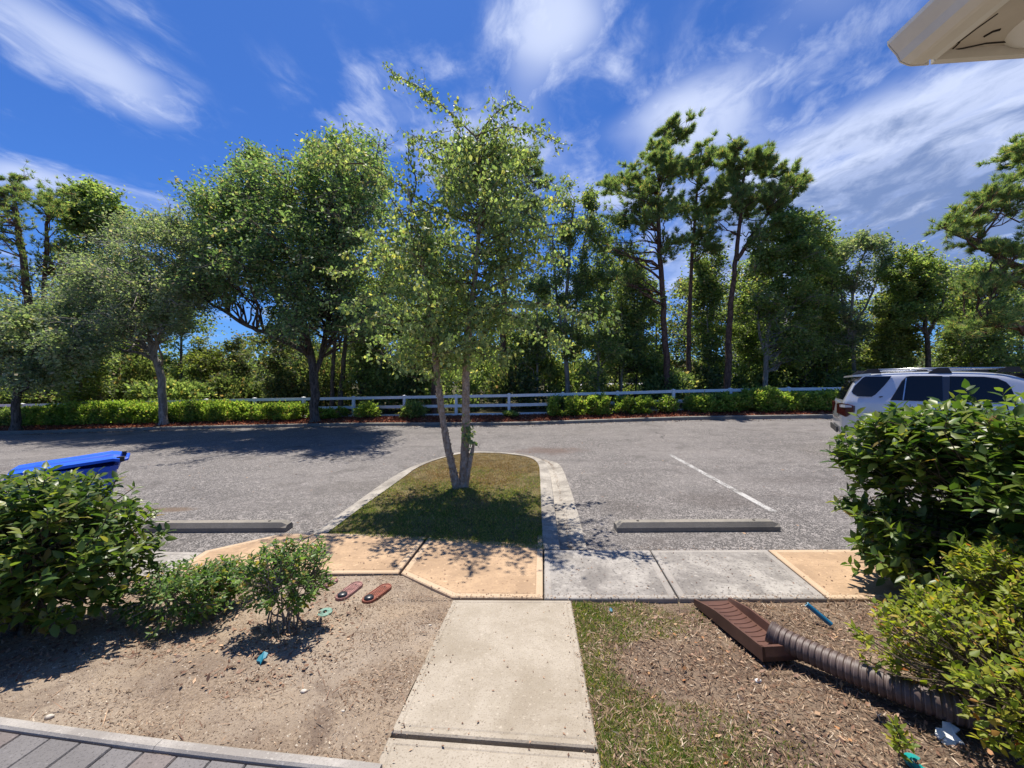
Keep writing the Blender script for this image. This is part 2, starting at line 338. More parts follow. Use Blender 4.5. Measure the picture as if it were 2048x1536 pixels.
class B:
    """collects several closed shapes into one mesh"""
    def __init__(s): s.v = []; s.f = []; s.mi = []
    def add(s, V, F, mi=0):
        n = len(s.v); s.v += [tuple(map(float, p)) for p in V]; s.f += [[a+n for a in f] for f in F]; s.mi += [mi]*len(F)
    def box(s, c, d, rz=0, mi=0, M=None, taper=1.0):
        V = []
        for z in (-1, 1):
            k = taper if z > 0 else 1
            for x, y in ((-1, -1), (1, -1), (1, 1), (-1, 1)):
                a, b_ = x*d[0]/2*k, y*d[1]/2*k
                V.append((c[0]+a*math.cos(rz)-b_*math.sin(rz), c[1]+a*math.sin(rz)+b_*math.cos(rz), c[2]+z*d[2]/2))
        s.add(V, [(0, 3, 2, 1), (4, 5, 6, 7), (0, 1, 5, 4), (1, 2, 6, 5), (2, 3, 7, 6), (3, 0, 4, 7)], mi)
    def tube(s, P, r, k=8, mi=0, cap=True):
        V, F = tube(P, r, k, cap); s.add(V, F, mi)
    def disc(s, c, r, n=24, up=(0, 0, 1), h=.01, mi=0, rx=1.0):
        up = Vector(up).normalized(); a = up.orthogonal().normalized(); b_ = up.cross(a)
        V = []; c = Vector(c)
        for t in (0, h):
            for i in range(n):
                an = 2*math.pi*i/n; V.append(c+up*t+a*math.cos(an)*r*rx+b_*math.sin(an)*r)
        s.add(V, [list(range(n))[::-1], list(range(n, 2*n))]+[(i, (i+1) % n, n+(i+1) % n, n+i) for i in range(n)], mi)
    def out(s, name, mats, parent=None, smooth=False, **k):
        o = part(name, s.v, s.f, mats, parent, smooth, s.mi, **k)
        return o
def tube(P, r, k=8, cap=True):
    P = [Vector(p) for p in P]; n = len(P)
    if not hasattr(r, '__len__'): r = [r]*n
    V = []; F = []; ref = None
    for i in range(n):
        t = (P[min(i+1, n-1)]-P[max(i-1, 0)])
        t = t.normalized() if t.length > 1e-9 else Vector((0, 0, 1))
        if ref is None: ref = t.orthogonal().normalized()
        a = (ref-t*ref.dot(t)); a = a.normalized() if a.length > 1e-6 else t.orthogonal().normalized()
        ref = a; b_ = t.cross(a)
        for j in range(k):
            an = 2*math.pi*j/k; V.append(P[i]+(a*math.cos(an)+b_*math.sin(an))*r[i])
    for i in range(n-1):
        for j in range(k):
            j2 = (j+1) % k; F.append((i*k+j, i*k+j2, (i+1)*k+j2, (i+1)*k+j))
    if cap: F.append(list(range(k))[::-1]); F.append([(n-1)*k+j for j in range(k)])
    return V, F
def bevel(o, w, seg=2):
    md = o.modifiers.new('bevel', 'BEVEL'); md.width = w; md.segments = seg; md.limit_method = 'ANGLE'; md.angle_limit = R(35)

# pixel helpers: turn a place in the photograph into a place in the world (at a height, or at a distance)
def lin(x, xs, ys): return float(np.interp(x, xs, ys))
def Yf(X): return 17.27-.068*X
def zftop(X): return lin(X, [-60, -24.8, -12.4, -7.4, -.1, 4.8, 7.5, 12.2, 30], [.35, .64, .96, 1.05, 1.19, 1.31, 1.40, 1.49, 1.7])
def Yc(X): return Yf(X)-2.0-.0035*max(0, -X-6)**2
def zkerb(X): return lin(X, [-60, -20, -14, -7, 0, 6.6, 12, 30], [-.6, -.34, -.17, -.0, .075, .345, .46, .7])
def zlot(X, Y):
    t = min(max((Y-4)/11.3, -.2), 1.3)
    return (1-t)*(-.13+.005*X)+t*(zkerb(X)-.12)
def zbed(X, Y):
    if Y >= 2.95: return -.036
    if Y <= 1.2: return .112
    return .087-.0848*(Y-1.5)
def atz(px, py, z): d = FP*(CZ-z)/(py-768); return ((px-1024)/FP*d, d, z)
def atd(px, py, d): return ((px-1024)/FP*d, d, CZ-(py-768)/FP*d)
def atf(px, py, f, dz=0):
    z = 0
    for _ in range(25):
        p = atz(px, py, z); z = f(p[0], p[1])+dz
    return atz(px, py, z)
def atlot(px, py, dz=0): return atf(px, py, zlot, dz)

def grid(name, xs, ys, f, mats, kind='structure', smooth=True):
    nx, ny = len(xs), len(ys)
    V = [(x, y, f(x, y)) for y in ys for x in xs]
    F = np.array([(j*nx+i, j*nx+i+1, (j+1)*nx+i+1, (j+1)*nx+i) for j in range(ny-1) for i in range(nx-1)])
    return part(name, V, F, mats, smooth=smooth, kind=kind)
# ------------------------------------------------------------------ setting: ground, lot, beds
def terrain(X, Y):
    b_ = zftop(X)-1.02
    return b_+min(max(Y-Yf(X), 0), 45)*.030+max(0, Y-70)*.004
part('ground', [(-900, -300, -1.2), (900, -300, -1.2), (900, 1500, -1.2), (-900, 1500, -1.2)], [(0, 1, 2, 3)], 'wood_floor', kind='structure')
xs = list(np.linspace(-60, 60, 61)); V = []; rows = [.25, 1.5, 4, 8, 14, 22, 34, 50, 80, 140, 300]
for r_ in rows:
    for x in xs: X = x*(1+r_/30); V.append((X, Yf(x)+r_, terrain(x, Yf(x)+r_)))
n = len(xs)
part('woodland_ground', V, np.array([(j*n+i, j*n+i+1, (j+1)*n+i+1, (j+1)*n+i) for j in range(len(rows)-1) for i in range(n-1)]), 'wood_floor', smooth=True, kind='structure')
# parking lot surface up to the far kerb
xs = np.linspace(-45, 45, 61); V = []; ts = np.linspace(0, 1, 14)
for t in ts:
    for X in xs: Y = 2.6+t*(Yc(X)+.03-2.6); V.append((X, Y, zlot(X, Y)))
n = len(xs)
part('parking_lot', V, np.array([(j*n+i, j*n+i+1, (j+1)*n+i+1, (j+1)*n+i) for j in range(13) for i in range(n-1)]), 'asphalt', smooth=True, kind='structure')
# far bed of red mulch between kerb and fence
V = []; ts = np.linspace(0, 1, 7)
def zmulch(X, t): return (1-t)*(zkerb(X)-.02)+t*(zftop(X)-1.0)+.05*math.sin(math.pi*min(t, 1))
for t in ts:
    for X in xs: V.append((X, Yc(X)+.12+t*(Yf(X)+.5-Yc(X)-.12), zmulch(X, t)))
part('mulch_bed', V, np.array([(j*n+i, j*n+i+1, (j+1)*n+i+1, (j+1)*n+i) for j in range(6) for i in range(n-1)]), 'red_soil', smooth=True, kind='structure')
def mulchpt(X, t): return (X, Yc(X)+.12+t*(Yf(X)+.5-Yc(X)-.12), zmulch(X, t))
# near beds
def bump_(X, Y): return .010*math.sin(X*7+Y*3)+.008*math.sin(X*3.1-Y*8.3)+.006*math.sin(X*15+Y*11)
def BP(px, py): p = atf(px, py, zbed); return (p[0], p[1])
pathL = np.polyfit([BP(905, 1199)[1], BP(745, 1536)[1]], [BP(905, 1199)[0], BP(745, 1536)[0]], 1)
pathR = np.polyfit([BP(1143, 1200)[1], BP(1207, 1536)[1]], [BP(1143, 1200)[0], BP(1207, 1536)[0]], 1)
def bed(name, ys, f, m_, leftside):
    V = []; us = np.linspace(0, 1, 120)**(1 if leftside else 1)
    for y in ys:
        e = float(np.polyval(pathL if leftside else pathR, min(y, 2.93)))
        for u in us:
            uu = 1-(1-u)**1.5 if leftside else u**1.5
            x = -9+(e+.008+9)*uu if leftside else (e-.008)+(9-e)*uu
            V.append((x, y, f(x, y)))
    n = len(us)
    return part(name, V, np.array([(b*n+a, b*n+a+1, (b+1)*n+a+1, (b+1)*n+a) for b in range(len(ys)-1) for a in range(n-1)]), m_, smooth=True, kind='structure')
EDG = np.array([atz(x, y, .095) for x, y in [(-420, 1392), (-200, 1415), (0, 1447), (220, 1478), (439, 1506), (703, 1534), (760, 1542)]])
bed('left_bed', np.linspace(1.2, 3.3, 70), lambda x, y: zbed(x, y)-.013+bump_(x, y)*(1 if y < 2.8 else .3)-(.10 if y < np.interp(x, EDG[:, 0], EDG[:, 1])-.04 else 0), 'sandy_soil', True)
bed('right_bed', np.linspace(.2, 2.94, 60), lambda x, y: zbed(x, y)-.028+bump_(x, y)*(1 if y < 2.8 else .3), 'mulch_soil', False)
grid('rear_ground', np.linspace(-12, 12, 10), np.linspace(-6, 1.35, 6), lambda x, y: -.03, 'sandy_soil')

# ------------------------------------------------------------------ kerbs
def kerb_strip(parent, P, prof, mats, name='kerb_stone', gap=.006, seg=None):
    """P: list of (x,y,z) centre points, prof: (offset to the right, height) polygon; one mesh per listed segment"""
    P = [Vector(p) for p in P]; N = []
    for i in range(len(P)):
        t = P[min(i+1, len(P)-1)]-P[max(i-1, 0)]; t.z = 0; t.normalize(); N.append(Vector((t.y, -t.x, 0)))
    seg = seg or [(i, i+1) for i in range(len(P)-1)]
    for a, b_ in seg:
        V = []; F = []; k = len(prof)
        for i in range(a, b_+1):
            p = P[i].copy()
            if i == a: p += (P[i+1]-P[i]).normalized()*gap
            if i == b_: p -= (P[i]-P[i-1]).normalized()*gap
            for o_, h in prof: q = p+N[i]*o_; V.append((q.x, q.y, q.z+h))
        m_ = b_-a
        for i in range(m_):
            for j in range(k): j2 = (j+1) % k; F.append((i*k+j, (i+1)*k+j, (i+1)*k+j2, i*k+j2))
        F.append(list(range(k))); F.append([m_*k+j for j in range(k)][::-1])
        part(name, V, F, mats, parent, smooth=False)
fk = thing('far_kerb', (0, Yc(0), zkerb(0)), None, None); fk['kind'] = 'structure'
XS = np.arange(-42, 42.1, 3.05)
prof = [(.02, -.25), (.02, -.02), (.0, -.005), (-.05, 0), (-.14, 0), (-.15, -.01), (-.15, -.25)]
PK = []; sg = []
for X in XS:
    for q in (0, 1.5): PK.append((X+q, Yc(X+q), zkerb(X+q)))
sg = [(i, i+2) for i in range(0, len(PK)-2, 2)]
kerb_strip(fk, PK, prof, 'old_kerb', seg=sg)

# ------------------------------------------------------------------ near pavement slabs
def slabs(parent, name, pts, zf, mats, th=.14, band=.05, gap=.004, chamf=.007, smooth=False):
    """pts: outline (world x,y) -> one slab with a tooled margin (band) and a rough field"""
    P = [Vector((p[0], p[1])) for p in pts]; n = len(P)
    area = sum(P[i].x*P[(i+1) % n].y-P[(i+1) % n].x*P[i].y for i in range(n))
    if area < 0: P.reverse()
    def inset(Q, d_):
        res = []
        for i in range(n):
            a, b_, c_ = Q[i-1], Q[i], Q[(i+1) % n]
            e1 = (b_-a).normalized(); e2 = (c_-b_).normalized()
            n1 = Vector((-e1.y, e1.x)); n2 = Vector((-e2.y, e2.x))
            m_ = (n1+n2); m_ = m_/max(.3, m_.length_squared)*2/1 if m_.length > 0 else n1
            mm = (n1+n2).normalized(); k = d_/max(.35, mm.dot(n1)); res.append(b_+mm*k)
        return res
    rings = [(inset(P, gap), -th), (inset(P, gap), -chamf), (inset(P, gap+chamf), 0), (inset(P, gap+band), -.0005), (inset(P, gap+band+.006), -.004), (inset(P, gap+band+.014), -.0005)]
    V = []; F = []; mi = []
    # subdivide edges so that slabs follow the slope
    for Q, dz in rings:
        for q in Q: V.append((q.x, q.y, zf(q.x, q.y)+dz))
    for r_ in range(len(rings)-1):
        for i in range(n):
            j = (i+1) % n; F.append((r_*n+i, r_*n+j, (r_+1)*n+j, (r_+1)*n+i)); mi.append(0 if r_ >= 4 else 1)
    F.append([(len(rings)-1)*n+i for i in range(n)]); mi.append(0)
    return part(name, V, F, mats, parent, midx=mi)
ZS = -.03
def S(px, py): p = atz(px, py, ZS); return (p[0], p[1])
zs = lambda x, y: ZS
sw = thing('sidewalk', (0, 3.3, ZS), None, None); sw['kind'] = 'structure'
OR = ['orange_concrete', 'orange_band']; GR = ['grey_concrete', 'grey_band']
slabs(sw, 'slab', [S(861, 1068.5), S(1086, 1070), S(1087, 1196), S(905, 1194), S(801, 1146)], zs, OR)
slabs(sw, 'slab', [S(634, 1066), S(857, 1068.5), S(797, 1146), S(560, 1147), S(470, 1147)], zs, OR)
slabs(sw, 'slab', [S(569, 1064), S(631, 1066), S(464, 1147), S(330, 1147), S(410, 1097)], lambda x, y: ZS-.02*min(1, max(0, (-x-2.0))), OR)
slabs(sw, 'slab', [S(407, 1097), S(326, 1147), S(60, 1147), S(170, 1092)], lambda x, y: ZS-.035, GR)
slabs(sw, 'slab', [S(165, 1092), S(55, 1147), S(-260, 1147), S(-130, 1092)], lambda x, y: ZS-.035, GR)
slabs(sw, 'slab', [S(-135, 1092), S(-265, 1147), S(-900, 1147), S(-700, 1092)], lambda x, y: ZS-.035, GR)
slabs(sw, 'slab', [S(1088, 1099), S(1300, 1100), S(1357, 1197), S(1088, 1197)], zs, GR)
slabs(sw, 'slab', [S(1301, 1100), S(1534, 1099), S(1656, 1197), S(1359, 1197)], zs, GR)
slabs(sw, 'slab', [S(1536, 1099), S(1795, 1098), S(1960, 1197), S(1658, 1197)], zs, OR)
slabs(sw, 'slab', [S(1797, 1098), S(2060, 1098), S(2270, 1197), S(1962, 1197)], zs, OR)
slabs(sw, 'slab', [S(2062, 1098), S(2600, 1098), S(2900, 1197), S(2272, 1197)], zs, OR)
# garden path
def BP(px, py): p = atf(px, py, zbed); return (p[0], p[1])
pa = thing('garden_path', (0, 2.2, .03), None, None); pa['kind'] = 'structure'
PC = ['path_concrete', 'path_concrete']
a, b_, c_, d_ = BP(905, 1199), BP(1143, 1200), BP(1198, 1496), BP(779, 1464)
slabs(pa, 'slab', [a, b_, c_, d_], zbed, PC, band=.03)
c2, d2 = BP(1199, 1503), BP(776, 1471)
e1 = (c2[0]+(c2[0]-b_[0])/(b_[1]-c2[1])*.9, c2[1]-.9); e2 = (d2[0]+(d2[0]-a[0])/(a[1]-d2[1])*.9, d2[1]-.9)
slabs(pa, 'slab', [d2, c2, e1, e2], lambda x, y: zbed(x, y), PC, band=.03)
# ------------------------------------------------------------------ tree island
def ZIf(x, y): return -.030+.019*max(0, y-3.95)
isl_out = [(620, 1061), (713, 996), (779, 950), (832, 923), (886, 909), (925, 902.5), (985, 902), (1032, 906), (1065, 911), (1091, 921), (1101, 946), (1108, 999), (1121, 1098)]
isl_in = [(655, 1065), (720, 1016), (799, 960), (839, 930), (905, 909), (940, 905), (985, 905), (1030, 908.5), (1061, 914), (1078, 926), (1080, 950), (1082, 1000), (1086, 1098)]
PO = [atf(x, y, ZIf) for x, y in isl_out]; PI = [atf(x, y, ZIf) for x, y in isl_in]
ik = thing('island_kerb', tuple(PO[6]), None, None); ik['kind'] = 'structure'
def ring_seg(i, j, outp, inp, ztop, drop, mats, name, parent, slope=0.0, roll=.03):
    V = []; k = 6
    for q in range(i, j+1):
        o_, n_ = Vector(outp[q]), Vector(inp[q]); dr = (o_-n_); dr.z = 0; L = dr.length; dr.normalize()
        if q == i and q > 0: pass
        V += [(n_.x, n_.y, ztop(n_)-.2), (n_.x, n_.y, ztop(n_)), (n_.x+dr.x*L*.6, n_.y+dr.y*L*.6, ztop(o_)-slope*.4), (o_.x-dr.x*roll*.3, o_.y-dr.y*roll*.3, ztop(o_)-.006-slope*.9),
              (o_.x, o_.y, ztop(o_)-.03-slope), (o_.x+dr.x*.015, o_.y+dr.y*.015, ztop(o_)-drop)]
    F = []
    for a in range(j-i):
        for b2 in range(k): b3 = (b2+1) % k; F.append((a*k+b2, a*k+b3, (a+1)*k+b3, (a+1)*k+b2))
    F.append(list(range(k))[::-1]); F.append([(j-i)*k+b2 for b2 in range(k)])
    part(name, V, F, mats, parent)
def resample(P, n):
    P = np.array(P); dd = np.r_[0, np.cumsum(np.linalg.norm(np.diff(P, axis=0), axis=1))]; t = np.linspace(0, dd[-1], n)
    return np.stack([np.interp(t, dd, P[:, k]) for k in range(3)], 1)
# smooth curves through the outline points
def smoothc(P, it=2):
    for _ in range(it):
        Q = [P[0]]
        for a, b_ in zip(P[:-1], P[1:]):
            a = np.array(a); b_ = np.array(b_); Q += [tuple(a*.75+b_*.25), tuple(a*.25+b_*.75)]
        Q.append(P[-1]); P = Q
    return P
SOU, SIN = smoothc(PO), smoothc(PI)
nS = len(SOU)
cuts = [0, 3, 7, 12, 18, 25, 31, 36, 40, nS-1]
for q in range(len(cuts)-1):
    left = cuts[q+1] <= 18
    ring_seg(cuts[q], cuts[q+1], SOU, SIN, lambda p: ZIf(p[0], p[1]), .30, 'kerb_concrete', 'kerb_stone', ik, slope=.05 if left else .0)
# gutter pan on the right of the island
gut = [(1091, 919), (1118, 926), (1128, 942), (1151, 1006), (1174, 1099)]
gin = [(1088, 920), (1098, 930), (1102, 950), (1110, 1000), (1123, 1100)]
GO = smoothc([atlot(x, y, .014) for x, y in gut]); GI_ = smoothc([atlot(x-4, y, .0) for x, y in gin])
g = B(); V = []; k = len(GO)
for o_, i_ in zip(GO, GI_): V += [(i_[0]-.1, i_[1], i_[2]+.0), (i_[0], i_[1], i_[2]-.0+.004), (o_[0], o_[1], o_[2]), (o_[0]+.004, o_[1], o_[2]-.05)]
F = [(a*4+b2, a*4+b2+1, (a+1)*4+b2+1, (a+1)*4+b2) for a in range(k-1) for b2 in range(3)]
part('gutter_pan', V, F, 'kerb_concrete', smooth=False, kind='structure')
# grass mound of the island
cx, cy = np.mean([p[0] for p in SIN]), 5.6
def mound(x, y, t): return ZIf(x, y)-.012+.09*(1-t**2)
V = [(cx, cy, mound(cx, cy, 0))]; K = len(SIN); rings_ = [.35, .7, .9, 1.0]
front = []
for t in rings_:
    for p in SIN:
        V.append((cx+(p[0]-cx)*t, cy+(p[1]-cy)*t, mound(cx+(p[0]-cx)*t, cy+(p[1]-cy)*t, t)))
F = []
for i in range(K): F.append((0, 1+i, 1+(i+1) % K))
for r_ in range(len(rings_)-1):
    for i in range(K): j = (i+1) % K; F.append((1+r_*K+i, 1+(r_+1)*K+i, 1+(r_+1)*K+j, 1+r_*K+j))
part('island_lawn', V, F, 'lawn_soil', smooth=True, kind='structure')
POLY = np.array([(p[0], p[1]) for p in SIN])
def inpoly(x, y, P=POLY):
    c = False; j = len(P)-1
    for i in range(len(P)):
        if (P[i, 1] > y) != (P[j, 1] > y) and x < (P[j, 0]-P[i, 0])*(y-P[i, 1])/(P[j, 1]-P[i, 1])+P[i, 0]: c = not c
        j = i
    return c
def zisl(x, y):
    # height of the mound by shrinking towards its centre
    for t in np.linspace(0, 1, 21):
        if t > .02 and inpoly(cx+(x-cx)/t, cy+(y-cy)/t): return mound(x, y, t)
    return ZIf(x, y)
# parking stall line
def strip(name, a, b_, wd, f, m_, n=12, **k):
    a = np.array(a); b_ = np.array(b_); d_ = (b_-a); L = np.linalg.norm(d_[:2]); nn = np.array((-d_[1], d_[0]))/L*wd/2
    V = []
    for t in np.linspace(0, 1, n):
        p = a+d_*t
        for s in (-1, 1): x, y = p[0]+nn[0]*s, p[1]+nn[1]*s; V.append((x, y, f(x, y)+.004))
    return part(name, V, [(2*i, 2*i+1, 2*i+3, 2*i+2) for i in range(n-1)], m_, **k)
strip('stall_line', atlot(1338, 908), atlot(1548, 1024), .10, zlot, 'worn_paint', kind='structure')
# wheel stops
def wheel_stop(c, L, rz, label):
    t = thing('wheel_stop', (c[0], c[1], zlot(c[0], c[1])), label, 'wheel stop', 'concrete wheel stops')
    n = 10; V = []; F = []
    pr = [(-.075, 0), (-.075, .05), (-.045, .105), (.045, .105), (.075, .05), (.075, 0)]
    xs_ = [-.5, -.46]+list(np.linspace(-.4, .4, 7))+[.46, .5]
    z0 = zlot(c[0], c[1])
    for q, xx in enumerate(xs_):
        sc_ = .72 if q in (0, len(xs_)-1) else 1
        for o_, h in pr:
            x = xx*L; y = o_*(1 if h < .1 else 1); h2 = h*(sc_ if h > .06 else 1)
            V.append((c[0]+x*math.cos(rz)-y*math.sin(rz), c[1]+x*math.sin(rz)+y*math.cos(rz), zlot(c[0]+x, c[1])+h2))
    k = len(pr)
    for i in range(len(xs_)-1):
        for j in range(k): j2 = (j+1) % k; F.append((i*k+j, (i+1)*k+j, (i+1)*k+j2, i*k+j2))
    F.append(list(range(k))); F.append([(len(xs_)-1)*k+j for j in range(k)][::-1])
    part('block', V, F, 'stop_concrete', t)
    for s in (-1, 1):
        b2 = B(); x = s*L*.36; b2.disc((c[0]+x*math.cos(rz), c[1]+x*math.sin(rz), zlot(c[0]+x, c[1])+.1055), .016, 12, h=.004); b2.out('anchor_bolt', 'dark_gap', t)
    return t
a = atlot(1234, 1065); b_ = atlot(1565, 1065)
wheel_stop(((a[0]+b_[0])/2, a[1]+.075), b_[0]-a[0], 0, 'long concrete wheel stop to the right of the tree island')
a = atlot(284, 1066); b_ = atlot(569, 1066)
wheel_stop(((a[0]+b_[0])/2, a[1]+.075), b_[0]-a[0], 0, 'pale concrete wheel stop to the left of the tree island beside the blue bin')

# ------------------------------------------------------------------ pavers and edging, bottom left
pv = thing('paver_patio', (-1.5, 1.4, .08), None, None); pv['kind'] = 'structure'
E = [atz(x, y, .095) for x, y in [(-420, 1392), (-200, 1415), (0, 1447), (220, 1478), (439, 1506), (703, 1534), (760, 1542)]]
E = smoothc(E, 2)
ed = thing('patio_edging', (E[8][0], E[8][1], .09), None, None); ed['kind'] = 'structure'
Er = resample(E, 60)
kerb_strip(ed, Er, [(-.022, -.1), (-.022, .006), (-.012, .012), (.016, .012), (.024, .004), (.024, -.1)], 'grey_band', 'edging', seg=[(0, 20), (20, 40), (40, 59)], gap=.001)
Ea = resample(E, 200); Lt = np.r_[0, np.cumsum(np.linalg.norm(np.diff(Ea, axis=0), axis=1))]
def alongE(s): return np.array([np.interp(s, Lt, Ea[:, k]) for k in range(3)])
pw, pl = .152, .142
for row in range(4):
    s = .02+(.0 if row % 2 == 0 else pw*.5)
    while s+pw < Lt[-1]:
        p0, p1 = alongE(s+.003), alongE(s+pw-.003); tdir = (p1-p0)/np.linalg.norm(p1-p0); nd = np.array((tdir[1], -tdir[0], 0))
        tz = .004*(random.random()-.5)
        q = []
        o0 = .028+row*pl+.003; o1 = .028+(row+1)*pl-.003
        base = [p0+nd*o0, p1+nd*o0, p1+nd*o1, p0+nd*o1]
        cc = sum(base)/4
        rings_ = [(1.0, -.06), (1.0, -.007), (.955, 0)]
        V = []
        for sc_, dz in rings_:
            for c in base: v = cc+(c-cc)*sc_; V.append((v[0], v[1], .095+dz+tz))
        F = [(r_*4+i, r_*4+(i+1) % 4, (r_+1)*4+(i+1) % 4, (r_+1)*4+i) for r_ in range(2) for i in range(4)]+[(8, 9, 10, 11)]
        if nd[1] > 0: pass
        part('paver', V, F, 'paver' if random.random() < .75 else 'paver_brown', pv)
        s += pw
part('sand_joint', [tuple(alongE(s)+np.array((0, -.02, -.016))) for s in (0, Lt[-1])]+[tuple(alongE(Lt[-1])+np.array((0, -1.2, -.016))), tuple(alongE(0)+np.array((0, -1.2, -.016)))], [(0, 1, 2, 3)], 'mulch_soil', pv)

# ------------------------------------------------------------------ white rail fence
fence = thing('rail_fence', (0, Yf(0), zftop(0)-1), 'long white vinyl three-rail fence along the mulch bed in front of the woods', 'fence')
posts = []; 
# post positions along the straight line
du = np.array((1, -.068))/math.hypot(1, .068)
x0 = atd(1018, 786, 17.3)[0]
for k in range(-11, 12):
    X = x0+du[0]*2.40*k; posts.append((X, Yf(X), zftop(X)))
fa = math.atan2(du[1], du[0])
bp = B(); bp.box((0, 0, -.52), (.115, .115, 1.04)); capm = B()
capm.box((0, 0, .012), (.145, .145, .022)); capm.add([(-.07, -.07, .023), (.07, -.07, .023), (.07, .07, .023), (-.07, .07, .023), (0, 0, .055)], [(0, 1, 4), (1, 2, 4), (2, 3, 4), (3, 0, 4), (3, 2, 1, 0)])
mp_ = mesh('post', bp.v, bp.f, 'white_vinyl'); mc_ = mesh('post_cap', capm.v, capm.f, 'white_vinyl')
for p in posts:
    o = bpy.data.objects.new('post', mp_); col.objects.link(o); o.parent = fence; o.location = Vector(p)-Vector(fence.location)-Vector((0, 0, .05)); o.rotation_euler.z = fa
    c = bpy.data.objects.new('post_cap', mc_); col.objects.link(c); c.parent = o
for p, q in zip(posts[:-1], posts[1:]):
    for h0, h1 in ((.17, .045), (.60, .47), (1.0, .88)):
        b2 = B(); a = np.array(p); e = np.array(q); dv = (e-a)/np.linalg.norm(e-a); a = a+dv*.05; e = e-dv*.05
        nn = np.array((-du[1], du[0], 0))*.022
        V = []
        for c in (a, e):
            V += [c-nn-(0, 0, h0), c+nn-(0, 0, h0), c+nn-(0, 0, h1), c-nn-(0, 0, h1)]
        b2.add(V, [(0, 1, 2, 3), (7, 6, 5, 4), (0, 4, 5, 1), (1, 5, 6, 2), (2, 6, 7, 3), (3, 7, 4, 0)]); b2.out('rail', 'white_vinyl', fence)

# ------------------------------------------------------------------ vegetation tools
def rand_dirs(n):
    v = rng.normal(size=(n, 3)); return v/np.linalg.norm(v, axis=1)[:, None]
def quads(C, L, W, D=None, N=None):
    """rhombic leaves: C centres, L length, W width"""
    n = len(C)
    if D is None: D = rand_dirs(n)
    if N is None: N = rand_dirs(n)
    S_ = np.cross(D, N); S_ /= np.linalg.norm(S_, axis=1)[:, None]+1e-9
    L = np.broadcast_to(np.asarray(L, dtype=float), (n,))[:, None]; W = np.broadcast_to(np.asarray(W, dtype=float), (n,))[:, None]
    V = np.stack([C, C+D*L*.45+S_*W*.5, C+D*L, C+D*L*.45-S_*W*.5], 1).reshape(-1, 3)
    F = np.arange(4*n).reshape(n, 4); return V, F
def tris(C, L, W, D):
    n = len(C); N = rand_dirs(n); S_ = np.cross(D, N); S_ /= np.linalg.norm(S_, axis=1)[:, None]+1e-9
    L = np.broadcast_to(np.asarray(L, dtype=float), (n,))[:, None]; W = np.broadcast_to(np.asarray(W, dtype=float), (n,))[:, None]
    V = np.stack([C-S_*W*.5, C+S_*W*.5, C+D*L], 1).reshape(-1, 3); return V, np.arange(3*n).reshape(n, 3)
def curve(a, b_, n=5, sag=.1, jit=.05):
    a = np.array(a, float); b_ = np.array(b_, float); L = np.linalg.norm(b_-a); t = np.linspace(0, 1, n)[:, None]
    P = a+(b_-a)*t; P[:, 2] += (np.sin(t[:, 0]*math.pi))*L*sag
    P[1:-1] += rng.normal(size=(n-2, 3))*L*jit
    return P
class Wood:
    def __init__(s): s.V = []; s.F = []; s.n = 0
    def add(s, P, r, k=5):
        V, F = tube(P, r, k, cap=False)
        s.V.append(np.array(V)); s.F.append(np.array(F)+s.n); s.n += len(V)
    def build(s, name, m_, parent): return part(name, np.concatenate(s.V), np.concatenate(s.F), m_, parent, smooth=True)
